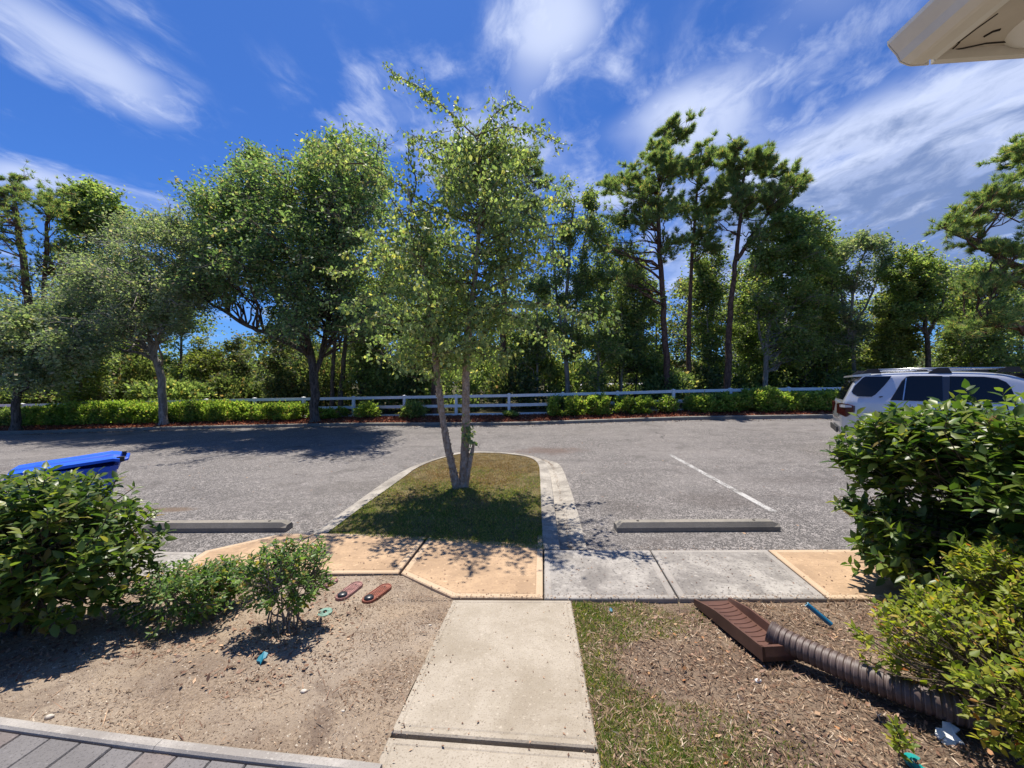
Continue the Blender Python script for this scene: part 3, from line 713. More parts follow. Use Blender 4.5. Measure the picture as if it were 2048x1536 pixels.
def tree(name, label, cat, trunks, crowns, depth, trunk_r, m_leaf, m_bark, leaf=.10, nleaf=9000, clump_r=.55, group=None, spread=None, pine=False, twigs=7, lw=.6, thin=1.0, gz=None, droop=0, bare=0, part_name='crown', cd=0):
    """trunks: list of pixel polylines (px,py,ddepth); crowns: list of (px,py,rx,ry,weight) ellipses in pixels at that depth"""
    b0 = trunks[0][0]; base = np.array(atd(b0[0], b0[1], depth+b0[2]))
    if gz is not None: base[2] = gz
    t = thing(name, tuple(base), label, cat, group)
    wd = Wood(); TP = []
    for ti, tr in enumerate(trunks):
        P = [np.array(atd(x, y, depth+dd)) for x, y, dd in tr]
        if ti == 0 and gz is not None: P[0][2] = gz-.1
        P = np.array(smoothc([tuple(p) for p in P], 2)); P[1:-1] += rng.normal(size=(len(P)-2, 3))*trunk_r*.12
        rr = np.linspace(trunk_r*(1 if ti == 0 else .6), trunk_r*.22, len(P)); 
        if ti == 0: rr[0] *= 1.35
        wd.add(P, list(rr), 9); TP += [(p, r_) for p, r_ in zip(P, rr)]
    TPp = np.array([p for p, r_ in TP]); TPr = np.array([r_ for p, r_ in TP])
    W_ = np.array([c[4] if len(c) > 4 else c[2]*c[3] for c in crowns], float); W_ /= W_.sum()
    LV = []; LF = []; nn = 0
    depth += cd; sc_ = depth/FP
    LC = []; LD = []
    for (c, wgt) in zip(crowns, W_):
        rx, ry = c[2]*sc_, c[3]*sc_; rd = (spread if spread else (rx+ry)/2*.9)
        cen = np.array(atd(c[0], c[1], depth)); tot = int(nleaf*wgt)
        nc = max(1, int(round(rx*ry*max(rd, .3)/(clump_r**3)*.9*thin)))
        nc = min(nc, 60)
        per = tot/nc
        for q in range(nc):
            u = rng.normal(size=3); u /= np.linalg.norm(u); rr_ = rng.random()**.45*(.80+.36*rng.random())
            sprig = rng.random() < .14
            if sprig: rr_ = 1.04+.26*rng.random()
            v_ = u*rr_*np.array((c[2]*.92, rd, -c[3]*.92)); cc = np.array(atd(c[0]+v_[0], c[1]+v_[2], depth+v_[1]))
            # limb from the trunk
            low = TPp[:, 2] < cc[2]-.12*abs(cc[0]-TPp[:, 0])-.1
            dist = np.linalg.norm(TPp-cc, axis=1)+np.where(low, 0, 3.0)
            i = int(np.argmin(dist)); P = curve(TPp[i], cc, 6, .10 if not pine else .04, .05)
            br = min(TPr[i]*.5, .02+.012*np.linalg.norm(TPp[i]-cc))
            wd.add(P, list(np.linspace(br, .010, 6)), 4)
            nt_ = twigs
            if bare and rng.random() < bare: nleaf_c = 0
            else: nleaf_c = int(per*(.35+1.3*rng.random()**1.5)*(.38 if sprig else 1))
            for w_ in range(nt_):
                e = cc+rng.normal(size=3)*clump_r*np.array((.62, .62, .5 if not pine else .35))
                if pine: e[2] += .15*clump_r
                st_ = P[rng.integers(3, 6)]
                Q = curve(st_, e, 3, .05, .05); wd.add(Q, [.012, .008, .004], 3)
                k = int(nleaf_c/nt_)
                if k <= 0: continue
                if pine:
                    dirn = (e-st_); dirn = dirn/(np.linalg.norm(dirn)+1e-6)+np.array((0, 0, .5)); ntuft = max(1, k//26)
                    for z_ in range(ntuft):
                        tp = st_+(e-st_)*(.35+.65*rng.random())+rng.normal(size=3)*.10*clump_r if z_ else e
                        dd = dirn*.9+rng.normal(size=(26, 3))*.55; dd /= np.linalg.norm(dd, axis=1)[:, None]
                        LC.append(np.repeat(tp[None], 26, 0)+dd*.02); LD.append(dd)
                else:
                    f = rng.random((k, 1))*.8+.25
                    pts = st_+(e-st_)*f+rng.normal(size=(k, 3))*clump_r*.24
                    if droop: pts[:, 2] -= rng.random(k)*droop
                    LC.append(pts)
    C = np.concatenate(LC)
    if pine:
        D = np.concatenate(LD); V, F = tris(C, leaf*(.7+.6*rng.random(len(C))), leaf*.10, D)
    else:
        D = rand_dirs(len(C)); D[:, 2] *= .7; D[:, 2] -= .15; D /= np.linalg.norm(D, axis=1)[:, None]
        N = rand_dirs(len(C)); N[:, 2] += .9; N /= np.linalg.norm(N, axis=1)[:, None]
        L = leaf*(.6+.8*rng.random(len(C))); V, F = quads(C, L, L*lw, D, N)
    wd.build('trunk', m_bark, t)
    part(part_name, V, F, m_leaf, t)
    return t
def bush(name, label, cat, c, rx, ry, h, n, leaf, m_leaf, m_bark='twig', group=None, box=False, stems=7, lw=.7, fl=None):
    t = thing(name, c, label, cat, group); wd = Wood(); c = np.array(c, float)
    ncl = max(7, int(n/90)); P_ = []
    for i in range(ncl):
        u = rand_dirs(1)[0]; u[2] = abs(u[2]) if not box else u[2]
        rr = rng.random()**.25
        if box: 
            u = (rng.random(3)*2-1); u[rng.integers(0, 3)] = np.sign(u[rng.integers(0, 3)]+.001)
            u[:2] *= .92; rr = 1; p = c+np.array((u[0]*rx, u[1]*ry, h*.52+u[2]*h*.36))
        else: p = c+np.array((u[0]*rx*rr, u[1]*ry*rr, h*.28+u[2]*h*.66*rr))
        P_.append(p)
        if i < stems*3:
            b0 = c+np.array((rng.normal()*.06, rng.normal()*.06, -.03)); wd.add(curve(b0, p, 5, -.05, .05), list(np.linspace(.012, .003, 5)), 3)
    P_ = np.array(P_); idx = rng.integers(0, ncl, n)
    C = P_[idx]+rng.normal(size=(n, 3))*np.array((rx, ry, h*.6))*(.15 if box else .22)
    C[:, 2] = np.maximum(C[:, 2], c[2]+.06+.10*rng.random(n))
    D = (C-(c+np.array((0, 0, h*.3)))); D /= np.linalg.norm(D, axis=1)[:, None]+1e-6; D += rand_dirs(n)*.8; D[:, 2] += .3; D /= np.linalg.norm(D, axis=1)[:, None]
    L = leaf*(.6+.7*rng.random(n)); V, F = quads(C, L, L*lw, D)
    part('foliage', V, F, m_leaf, t)
    if fl:
        k = fl; i = rng.integers(0, n, k); V, F = quads(C[i]+np.array((0, -.02, .03)), leaf*.9, leaf*.9); part('blossom', V, F, 'petal', t, kind='stuff')
    wd.build('stem', m_bark, t); return t

# ------------------------------------------------------------------ trees beyond and along the fence
BG = 'trees of the wood behind the fence'
def gz(px, d): X = (px-1024)/FP*d; return terrain(X, d)-.02
tree('pine_tree', 'tall two-stemmed pine with bare dark limbs at the far left of the wood', 'tree',
     [[(62, 790, 0), (60, 600, 0), (45, 500, 0), (30, 420, 0), (28, 370, 0)], [(66, 780, .2), (88, 600, .4), (92, 480, .5), (98, 400, .5)]],
     [(28, 385, 52, 42, 3), (105, 410, 48, 42, 3), (0, 460, 60, 50, 1.0), (120, 500, 60, 60, 1.0), (-60, 420, 60, 60, 2), (30, 560, 70, 40, .5)], 25, .26, 'needle_pine', 'bark_pine', .24, 60000, .7, BG, pine=True, gz=gz(62, 25), spread=2.2)
tree('sweetgum_tree', 'bright green broadleaf tree rising beside the far left pine', 'tree',
     [[(150, 790, 0), (165, 600, 0), (178, 400, 0)]], [(180, 385, 40, 38, 1.2), (205, 440, 50, 55, 2), (150, 440, 40, 60, 1.4), (170, 520, 70, 60, 1.4)], 27, .2, 'leaf_maple', 'bark_oak', .22, 26000, .65, BG, gz=gz(150, 27))
tree('grey_oak', 'rounded grey-green oak on a pale bare trunk rooted in the left hedge', 'tree',
     [[(328, 808, 0), (322, 740, 0), (302, 700, 0), (300, 640, .2), (290, 560, .2), (275, 480, 0)], [(305, 710, 0), (325, 660, 0), (350, 600, -.3), (365, 520, -.3)], [(322, 730, 0), (285, 680, .3), (240, 620, .3), (200, 560, 0)]],
     [(285, 470, 90, 55, 2.4), (200, 560, 85, 70, 3), (340, 560, 95, 75, 3), (260, 620, 110, 65, 2.6), (388, 500, 60, 66, 1.7), (395, 585, 45, 50, 1.0), (150, 600, 70, 60, 1.5), (180, 650, 70, 50, 1.2), (340, 640, 36, 30, .6)], 16.7, .17, 'leaf_oak_grey', 'bark_pale', .095, 85000, .52, None, gz=zmulch(-15, .6), spread=2.8, cd=-.8)
tree('grey_oak', 'low grey leaning tree with drooping foliage at the left edge of the hedge', 'tree',
     [[(32, 815, 0), (36, 740, 0), (30, 680, 0), (50, 630, 0)], [(36, 740, 0), (80, 690, .2), (110, 660, 0)]],
     [(40, 660, 80, 45, 2), (110, 690, 70, 45, 1.6), (-60, 680, 90, 70, 2), (60, 740, 80, 35, 1.3), (180, 710, 50, 35, .6)], 16.2, .16, 'leaf_oak_grey', 'bark_oak', .12, 52000, .5, None, gz=zmulch(-20, .6), spread=2.2)
tree('live_oak', 'largest spreading oak with dark curved limbs in the bed left of the birch', 'tree',
     [[(630, 825, 0), (628, 760, 0), (622, 710, 0), (610, 660, 0), (600, 600, 0), (605, 520, .3), (615, 420, .3), (640, 330, .3)],
      [(622, 715, 0), (590, 690, -.3), (540, 670, -.8), (500, 655, -1), (455, 625, -1), (415, 605, -1)],
      [(618, 690, 0), (560, 620, .3), (530, 540, .3), (510, 450, .3), (505, 350, .2)],
      [(628, 760, 0), (650, 690, .2), (665, 600, -.4), (680, 500, -.8), (690, 380, -.8)]],
     [(500, 400, 75, 85, 3), (445, 460, 72, 78, 2.6), (640, 330, 85, 60, 3), (600, 420, 120, 80, 3.5), (520, 530, 120, 70, 3.5), (430, 560, 70, 50, 1.7), (660, 520, 100, 90, 3.4), (720, 400, 70, 90, 2.4), (400, 400, 28, 40, .5), (600, 620, 80, 50, 1.5), (720, 620, 60, 70, 1.3), (505, 320, 35, 32, .5), (745, 320, 40, 45, .6), (570, 650, 40, 24, .4)], 16.4, .20, 'leaf_oak', 'bark_oak', .108, 140000, .55, None, gz=zmulch(-8.4, .6), spread=3.6, cd=-1.5)
for (px, x1, r_, lb) in [(662, 668, .13, 'left of two dark trunks standing close behind the largest oak'), (678, 690, .15, 'right of two dark trunks standing close behind the largest oak')]:
    tree('woodland_tree', lb, 'tree', [[(px, 800, 0), (x1, 700, 0), (x1+4, 600, 0), (x1+8, 480, 0)]], [(x1, 520, 60, 70, 1), (x1+30, 600, 60, 60, 1)], 19.5, r_, 'leaf_dark', 'bark_oak', .13, 6000, .5, BG, gz=gz(px, 19.5))
tree('thin_tree', 'thin leaning grey trunk standing midway between the oak and the birch', 'tree', [[(757, 800, 0), (760, 720, 0), (768, 640, 0), (772, 520, 0)]], [(770, 560, 60, 70, 1), (800, 650, 60, 50, 1)], 21, .11, 'leaf_dark', 'bark_pale', .14, 13000, .5, BG, gz=gz(757, 21))
tree('woodland_tree', 'straight dark trunk directly behind the left birch stem', 'tree', [[(869, 815, 0), (868, 720, 0), (864, 620, 0), (862, 480, 0)]], [(850, 520, 70, 80, 1), (880, 610, 70, 60, 1)], 18.8, .15, 'leaf_dark', 'bark_pine', .14, 14000, .5, BG, gz=gz(869, 18.8))
tree('pine_tree', 'dark pine whose crown shows behind the top of the birch', 'tree',
     [[(1003, 790, 0), (1005, 700, 0), (1010, 600, 0), (1000, 480, 0), (990, 380, 0), (985, 300, 0)]],
     [(930, 330, 60, 50, 2), (1010, 305, 72, 44, 2.4), (1050, 360, 50, 50, 2), (1070, 420, 36, 40, 1.2), (950, 400, 70, 50, 2), (900, 370, 34, 40, 1), (1010, 440, 60, 40, 1)], 21, .22, 'needle_pine', 'bark_pine', .24, 110000, .6, BG, pine=True, gz=gz(1003, 21), spread=1.8)
tree('vine_tree', 'slender many-stemmed tree wrapped in vines right of the birch', 'tree',
     [[(1138, 785, 0), (1130, 700, 0), (1132, 600, 0), (1140, 480, 0), (1150, 400, 0)], [(1134, 720, 0), (1150, 620, .2), (1165, 520, .2), (1175, 430, 0)], [(1134, 700, 0), (1112, 600, 0), (1105, 480, .1)]],
     [(1150, 400, 42, 32, 1.3), (1135, 470, 50, 55, 1.8), (1185, 450, 36, 50, 1.2), (1120, 560, 45, 60, 1.4), (1170, 560, 50, 60, 1.3), (1130, 670, 60, 50, 1.6)], 20, .15, 'leaf_dark', 'bark_pale', .12, 30000, .5, BG, gz=gz(1138, 20), spread=1.2)
tree('pine_tree', 'tallest pine with a slightly leaning straight trunk right of the birch', 'tree',
     [[(1337, 785, 0), (1333, 700, 0), (1325, 600, 0), (1318, 500, 0), (1316, 400, 0), (1322, 300, 0), (1330, 265, 0)]],
     [(1345, 268, 36, 28, 2), (1308, 310, 44, 36, 2.2), (1355, 340, 44, 38, 1.8), (1285, 370, 55, 38, 1.9), (1228, 385, 30, 38, 1.1), (1345, 420, 60, 40, 1.3), (1265, 440, 65, 40, 1.5), (1220, 500, 44, 34, .9), (1320, 490, 66, 34, .9), (1250, 560, 50, 26, .5)], 20, .19, 'needle_pine', 'bark_pine', .23, 145000, .58, BG, pine=True, gz=gz(1337, 20), spread=1.5)
tree('pine_tree', 'narrow pine between the tallest pine and the broad-headed pine', 'tree',
     [[(1377, 785, 0), (1378, 700, 0), (1380, 600, 0), (1385, 480, 0), (1395, 380, 0), (1402, 300, 0)]],
     [(1405, 298, 30, 30, 1.2), (1395, 350, 44, 42, 1.8), (1422, 400, 42, 40, 1.5), (1380, 430, 46, 44, 1.3), (1412, 480, 52, 40, 1)], 21, .15, 'needle_pine', 'bark_pine', .24, 80000, .55, BG, pine=True, gz=gz(1377, 21), spread=1.2)
tree('pine_tree', 'broad-headed pine with a reddish trunk and a limb reaching right', 'tree',
     [[(1455, 785, 0), (1456, 700, 0), (1460, 620, 0), (1470, 540, 0), (1478, 460, 0), (1486, 380, 0), (1490, 330, 0)], [(1474, 520, 0), (1510, 460, 0), (1550, 410, .2), (1595, 360, .2)]],
     [(1488, 318, 46, 30, 2), (1532, 325, 34, 38, 1.6), (1460, 360, 34, 38, 1.2), (1515, 385, 60, 40, 1.8), (1592, 358, 30, 28, 1.1), (1565, 400, 44, 34, 1.1), (1480, 440, 60, 40, .9), (1530, 470, 50, 30, .5)], 19.5, .18, 'needle_pine', 'bark_pine', .23, 115000, .54, BG, pine=True, gz=gz(1455, 19.5), spread=1.4)
tree('maple_tree', 'full green broadleaf tree with pale forked limbs right of the pines', 'tree',
     [[(1532, 785, 0), (1530, 700, 0), (1540, 640, 0), (1560, 560, 0), (1580, 480, 0)], [(1530, 710, 0), (1515, 650, .1), (1520, 600, .1)], [(1535, 660, 0), (1590, 600, .2), (1640, 520, .2)]],
     [(1580, 450, 48, 36, 2), (1610, 500, 60, 50, 2.6), (1540, 520, 50, 60, 2), (1640, 470, 30, 32, .9), (1600, 590, 75, 60, 2.6), (1530, 620, 50, 60, 1.4), (1600, 680, 80, 50, 1.8)], 19.8, .14, 'leaf_maple', 'bark_pale', .14, 56000, .5, BG, gz=gz(1532, 19.8), spread=1.9)
tree('thin_tree', 'airy thin broadleaf tree showing sky through its bare stems', 'tree',
     [[(1715, 790, 0), (1705, 700, 0), (1700, 620, 0), (1715, 540, 0), (1735, 490, 0)], [(1703, 680, 0), (1680, 600, 0), (1690, 520, 0)], [(1703, 660, 0), (1745, 590, 0), (1765, 520, 0)]],
     [(1730, 490, 46, 24, 1.6), (1765, 530, 24, 36, .9), (1690, 500, 34, 26, 1), (1700, 570, 60, 44, 1.3), (1700, 650, 60, 45, 1.4)], 21, .11, 'leaf_oak_grey', 'bark_pale', .13, 17000, .45, BG, gz=gz(1715, 21), spread=1.1, thin=1.3)
tree('maple_tree', 'rounded tree on a single straight trunk behind the silver car roof', 'tree',
     [[(1862, 790, 0), (1858, 720, 0), (1852, 650, 0), (1835, 590, 0), (1830, 530, 0)], [(1855, 670, 0), (1880, 620, 0), (1890, 580, 0)]],
     [(1835, 525, 42, 26, 1.5), (1800, 570, 38, 36, 1.4), (1860, 570, 46, 34, 1.5), (1830, 620, 60, 34, 1.4)], 20.5, .15, 'leaf_maple', 'bark_oak', .14, 28000, .5, BG, gz=gz(1862, 20.5), spread=1.3)
tree('pine_tree', 'big pine with long layered limbs at the right edge of the photo', 'tree',
     [[(2130, 800, 0), (2125, 700, 0), (2110, 560, 0), (2095, 420, 0), (2090, 300, 0)], [(2115, 610, 0), (2040, 560, 0), (1980, 540, -.2)], [(2110, 560, 0), (2010, 520, 0), (1940, 480, .2), (1890, 455, .2)], [(2120, 680, 0), (2020, 650, 0), (1940, 650, 0)]],
     [(2030, 310, 34, 26, 1.2), (2050, 380, 66, 40, 2), (1985, 410, 40, 28, 1.2), (1930, 440, 40, 26, 1.2), (1895, 458, 28, 15, .6), (2000, 500, 60, 26, 1.2), (2030, 560, 70, 30, 1.2), (1960, 570, 50, 24, .8), (2000, 640, 70, 30, 1.1), (1930, 650, 40, 22, .5), (2120, 450, 60, 80, 2), (2150, 320, 70, 60, 2)], 15.5, .26, 'needle_pine', 'bark_pine', .20, 150000, .5, BG, pine=True, gz=gz(2130, 19), spread=1.5)
# slim understorey saplings, each a tree of its own
SAP = [(1205, 570, 'leaf_dark'), (1268, 570, 'leaf_dark'), (1243, 700, 'leaf_maple'), (1415, 550, 'leaf_dark'), (1505, 570, 'leaf_dark'), (1620, 700, 'leaf_dark'),
       (1660, 580, 'leaf_maple'), (1775, 690, 'leaf_bright'), (1800, 630, 'leaf_bright'), (1905, 600, 'leaf_dark'), (1985, 600, 'leaf_maple'),
       (1060, 690, 'leaf_dark'), (950, 680, 'leaf_dark'), (820, 690, 'leaf_maple'), (725, 690, 'leaf_under'), (560, 730, 'leaf_under'),
       (470, 752, 'leaf_under'), (410, 756, 'leaf_bright'), (255, 720, 'leaf_dark'), (150, 730, 'leaf_dark'), (90, 720, 'leaf_under')]
SAPL = ['dark sapling behind the fence just right of the vine-wrapped tree', 'leafy dark sapling left of the tallest pine trunk', 'small green sapling beside the gap onto the far pavement',
        'dark sapling filling between the narrow pine and broad-headed pine', 'shaded sapling at the foot of the pale forked tree', 'dark understorey sapling under the full green tree',
        'green sapling left of the silver car roof', 'bright green sapling above the rear of the silver car', 'bright green sapling above the middle of the silver car', 'dark sapling left of the tan utility pole',
        'green sapling right of the tan utility pole', 'dark sapling right of the dark pine trunk behind the birch', 'dark sapling seen behind the right birch stem', 'green sapling seen left of the birch stems',
        'olive sapling behind the trunks right of the largest oak', 'olive sapling left of the largest oak trunk', 'olive shrubby sapling under the sky gap between the oaks', 'yellow-green sapling right of the pale grey oak trunk',
        'dark sapling left of the pale grey oak trunk', 'dark sapling behind the left hedge', 'olive sapling near the far left pine trunks']
for (px, y, ml), lb in zip(SAP, SAPL):
    dd = 20.5+rng.random()*4
    tree('sapling', lb, 'tree', [[(px, 792, 0), (px+rng.normal()*6, 720, 0), (px+rng.normal()*10, 640 if y < 720 else 690, 0)]],
         [(px, y-30, 44, 60, 1.3), (px+rng.normal()*20, y+35, 56, 50, 1.3)]+([(px, 690, 60, 50, 1.2)] if y < 640 else []), dd, .06, ml, 'bark_oak', .15, 11500, .5, 'saplings under the wood', gz=gz(px, dd), spread=1.4)
TH = [(1196, 18.9, 600, 'thin bare-stemmed tree between the vine-wrapped tree and the tallest pine'), (1243, 21, 560, 'slim straight stem left of the tallest pine trunk'), (1292, 23, 540, 'slim grey stem just left of the tallest pine trunk'), (1420, 22, 560, 'slim grey stem between the narrow pine and the reddish pine'),
      (1502, 23, 580, 'slim stem just right of the reddish pine trunk'), (1608, 21.5, 600, 'slim dark stem under the full green tree'), (1655, 22.5, 560, 'slim stem right of the full green tree'), (1765, 23, 600, 'slim stem left of the rounded tree over the car'), (1942, 21, 560, 'dark stem between the utility pole and the grey post'), (1985, 22, 540, 'dark stem right of the short grey post'),
      (205, 20, 620, 'dark stem in the shade left of the pale grey oak'), (160, 19, 640, 'dark stem above the dark end of the left hedge'), (1075, 20.5, 560, 'thin dark stem right of the pine behind the birch'), (720, 20, 600, 'thin dark stem right of the two dark trunks')]
for px, dd, ty, lb in TH:
    q = rng.normal()*8
    tree('thin_tree', lb, 'tree', [[(px, 792, 0), (px+q*.3, 720, 0), (px+q, 640, 0), (px+q*1.5, ty, 0)]], [(px+q*1.5, ty+10, 34, 44, 1), (px+q, ty+95, 50, 46, 1.3), (px, ty+150, 44, 30, .5)], dd, .075, 'leaf_dark' if px % 2 else 'leaf_maple', 'bark_pale' if px % 3 else 'bark_oak', .14, 7500, .48, 'saplings under the wood', gz=gz(px, dd), spread=1.2)
# understorey shrubs behind the fence
UND = [(x, ) for x in range(-40, 2100, 66)]
UL = ['cut off by the left edge of the photo', 'behind the leaning grey tree trunk', 'between the leaning grey tree and the far left pine trunks', 'left of the pale grey oak over the darkest hedge', 'over the brightest part of the left hedge',
 'just left of the pale grey oak trunk', 'directly behind the pale grey oak trunk', 'left part of the low thicket under the sky gap', 'middle of the low thicket under the sky gap', 'right part of the low thicket under the sky gap',
 'left of the largest oak trunk', 'directly behind the largest oak trunk', 'at the foot of the two dark trunks', 'at the foot of the thin leaning grey trunk', 'left of the left birch stem',
 'between the two birch stems', 'just right of the birch stems', 'behind the sparse weedy fence shrub', 'left of the vine-wrapped tree', 'at the foot of the vine-wrapped tree', 'in the gap onto the far pavement',
 'left of the tallest pine trunk', 'at the foot of the tallest pine', 'between the narrow pine and the reddish pine trunk', 'right of the reddish pine trunk', 'at the foot of the pale forked tree', 'under the full green tree', 'right of the full green tree',
 'above the rear window of the silver car', 'above the rear door of the silver car', 'above the front door of the silver car', 'left of the tan utility pole', 'right of the short grey post', 'near the right edge of the photo', 'cut off by the right edge of the photo']
for i, x in enumerate(range(-30, 2100, 62)):
    if 1150 < x < 1215 or 1250 < x < 1330: dd = 24; h = .9
    else: dd = 19.6+rng.random()*3.5; h = (1.3+rng.random()*1.3)*(1 if 350 < x < 600 or x > 1000 else 1.3)
    X = (x-1024)/FP*dd
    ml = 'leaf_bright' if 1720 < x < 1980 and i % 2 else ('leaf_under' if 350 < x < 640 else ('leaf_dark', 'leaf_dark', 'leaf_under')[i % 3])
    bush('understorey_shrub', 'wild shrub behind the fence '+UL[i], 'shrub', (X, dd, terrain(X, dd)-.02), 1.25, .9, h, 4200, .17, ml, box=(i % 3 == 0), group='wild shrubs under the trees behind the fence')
# farther woods: second row of trees then the distant wood
FT = [(120, 520), (45, 600), (250, 520), (360, 560), (1310, 600), (1375, 560), (1500, 580), (1720, 600), (880, 620), (1150, 620), (-40, 560), (240, 560), (480, 690), (610, 600), (700, 560), (800, 540), (900, 560), (1010, 600), (1090, 560), (1230, 580), (1430, 560), (1560, 600), (1660, 560), (1950, 620), (2040, 560), (1780, 650)]
FW = ['between the far left pine trunks and the grey oak', 'low behind the leaning grey tree', 'behind the left half of the grey oak', 'between the grey oak and the largest oak', 'directly behind the tallest pine trunk', 'directly behind the narrow pine trunk', 'right of the reddish pine trunk', 'behind the slim stems above the car tail', 'low behind the left side of the birch', 'low behind the vine-wrapped tree', 'behind the far left pine', 'behind the grey oak', 'low, in the sky gap left of the largest oak', 'behind the largest oak trunk', 'right of the largest oak', 'left of the birch crown', 'behind the left birch stem', 'behind the right birch stem',
      'left of the vine-wrapped tree', 'left of the tallest pine', 'between the narrow and the broad-headed pine', 'behind the full green tree', 'behind the airy thin tree', 'behind the tan utility pole', 'at the right edge', 'left of the rounded tree over the car']
for (px, y), lb in zip(FT, FW):
    dd = 30+rng.random()*8
    tree('distant_tree', 'hazy farther tree '+lb, 'tree', [[(px, 770, 0), (px+4, 690, 0), (px, y, 0)]], [(px, y+30, 56, 50, 1), (px+10, y+95, 70, 50, 1.3), (px-5, 735, 70, 34, 1)] if y < 620 else [(px, y+50, 50, 40, 1), (px, y+95, 50, 30, 1)],
         dd, .14, ('leaf_dark', 'leaf_under', 'leaf_maple')[int(rng.integers(0, 3))], 'bark_oak', .22, 7500, .8, 'farther trees of the wood', gz=gz(px, dd), spread=2.2)
# wood on the horizon
n = 46000; a = rng.uniform(-1.0, 1.0, n); dd = rng.uniform(72, 92, n); X = a*1.7*dd
hh = 5.2+2.2*np.sin(X*.11)+1.6*np.sin(X*.37+1)+1.2*np.sin(X*.83)
C = np.stack([X, dd, 2.0+rng.random(n)**.8*hh], 1)
C[:, 2] = np.where((a*1.7 > .10) & (a*1.7 < .45), 2.2+rng.random(n)*hh*.45, C[:, 2])
V, F = quads(C, .75+.5*rng.random(n), .6)
part('distant_wood', V, F, 'leaf_under', kind='stuff', label='low mass of trees closing the view behind the far pavement', cat='woodland')

# far pavement seen through the gap
V = []; 
for Y in (36, 44, 52, 66):
    for X in (4, 14, 26, 40): V.append((X*(Y/45), Y, terrain(X*.5, Y)+.05))
part('far_pavement', V, [(j*4+i, j*4+i+1, (j+1)*4+i+1, (j+1)*4+i) for j in range(3) for i in range(3)], 'far_asphalt', kind='structure')

# pale house beyond the trees
def house(px, d, wd, h, label):
    X = (px-1024)/FP*d; z = terrain(X*.4, d)
    t = thing('house', (X, d, z), label, 'building')
    b2 = B(); b2.box((X, d+4, z+h/2), (wd, 8, h)); w_ = b2.out('wall', 'siding', t)
    b3 = B(); b3.add([(X-wd/2-.4, d-.4, z+h), (X+wd/2+.4, d-.4, z+h), (X+wd/2+.4, d+8.4, z+h), (X-wd/2-.4, d+8.4, z+h), (X-wd/2-.4, d+4, z+h+2.4), (X+wd/2+.4, d+4, z+h+2.4)],
                     [(0, 1, 5, 4), (2, 3, 4, 5), (0, 4, 3), (1, 2, 5), (3, 2, 1, 0)]); b3.out('roof', 'far_roof', t)
    for k in range(int(wd//2.4)):
        for s in range(2):
            x = X-wd/2+1.3+k*2.4; zc = z+1.5+s*2.7
            if zc+.7 > z+h: continue
            b4 = B(); b4.box((x, d-.03, zc), (1.15, .08, 1.45)); f_ = b4.out('window', 'white_vinyl', t)
            b5 = B(); b5.box((x, d-.08, zc), (.95, .03, 1.25)); b5.out('pane', 'tinted_glass', f_)
house(1630, 40, 10, 5.8, 'grey sided two-storey house glimpsed through the trees right of the pines')
def far_car(px, d, m_, label):
    X = (px-1024)/FP*d; z = terrain(X*.5, d)+.06; t = thing('parked_car', (X, d, z), label, 'car')
    V = []; pr = [(-2.2, .35), (-2.25, .8), (-1.9, .95), (-1.2, 1.4), (.5, 1.42), (1.2, .98), (2.1, .85), (2.2, .4)]
    for yy in (-.85, .85): V += [(X+x, d+yy*(1 if z_ < 1.1 else .82), z+z_) for x, z_ in pr]
    k = len(pr); b2 = B(); b2.add(V, [list(range(k)), list(range(k, 2*k))[::-1]]+[(i, i+k, (i+1) % k+k, (i+1) % k) for i in range(k)]); b2.out('body', m_, t)
    b2 = B(); b2.add([(X-1.7, d-.80, z+.98), (X+.95, d-.80, z+.98), (X+.4, d-.73, z+1.34), (X-1.1, d-.73, z+1.34)], [(0, 1, 2, 3)]); b2.out('window', 'tinted_glass', t)
    for s in (-1.35, 1.35): b2 = B(); b2.disc((X+s, d-.75, z+.32), .32, 14, (0, -1, 0), .15); b2.out('wheel', 'tyre', t)
far_car(1080, 42, 'car_dark', 'dark car parked far off behind the right birch stem')
far_car(1052, 47, 'car_silver', 'pale car parked far off beyond the dark car')

# utility poles over the car
up = B(); p = atd(1921, 735, 26); z0 = terrain(p[0], 26)
up.tube([(p[0], 26, z0-.2), (p[0]-.04, 26, 4), (p[0]-.1, 26, 7.6)], [.14, .125, .11], 10)
o = up.out('utility_pole', 'wood_pole', smooth=True); tag(o, 'tan wooden utility pole standing behind the silver car', 'pole')
up = B(); p = atd(1960, 735, 24); z0 = terrain(p[0], 24); up.tube([(p[0], 24, z0-.2), (p[0], 24, 3.6)], [.10, .10], 10)
o = up.out('marker_post', 'grey_pole', smooth=True); tag(o, 'short grey post right of the tan utility pole', 'post')
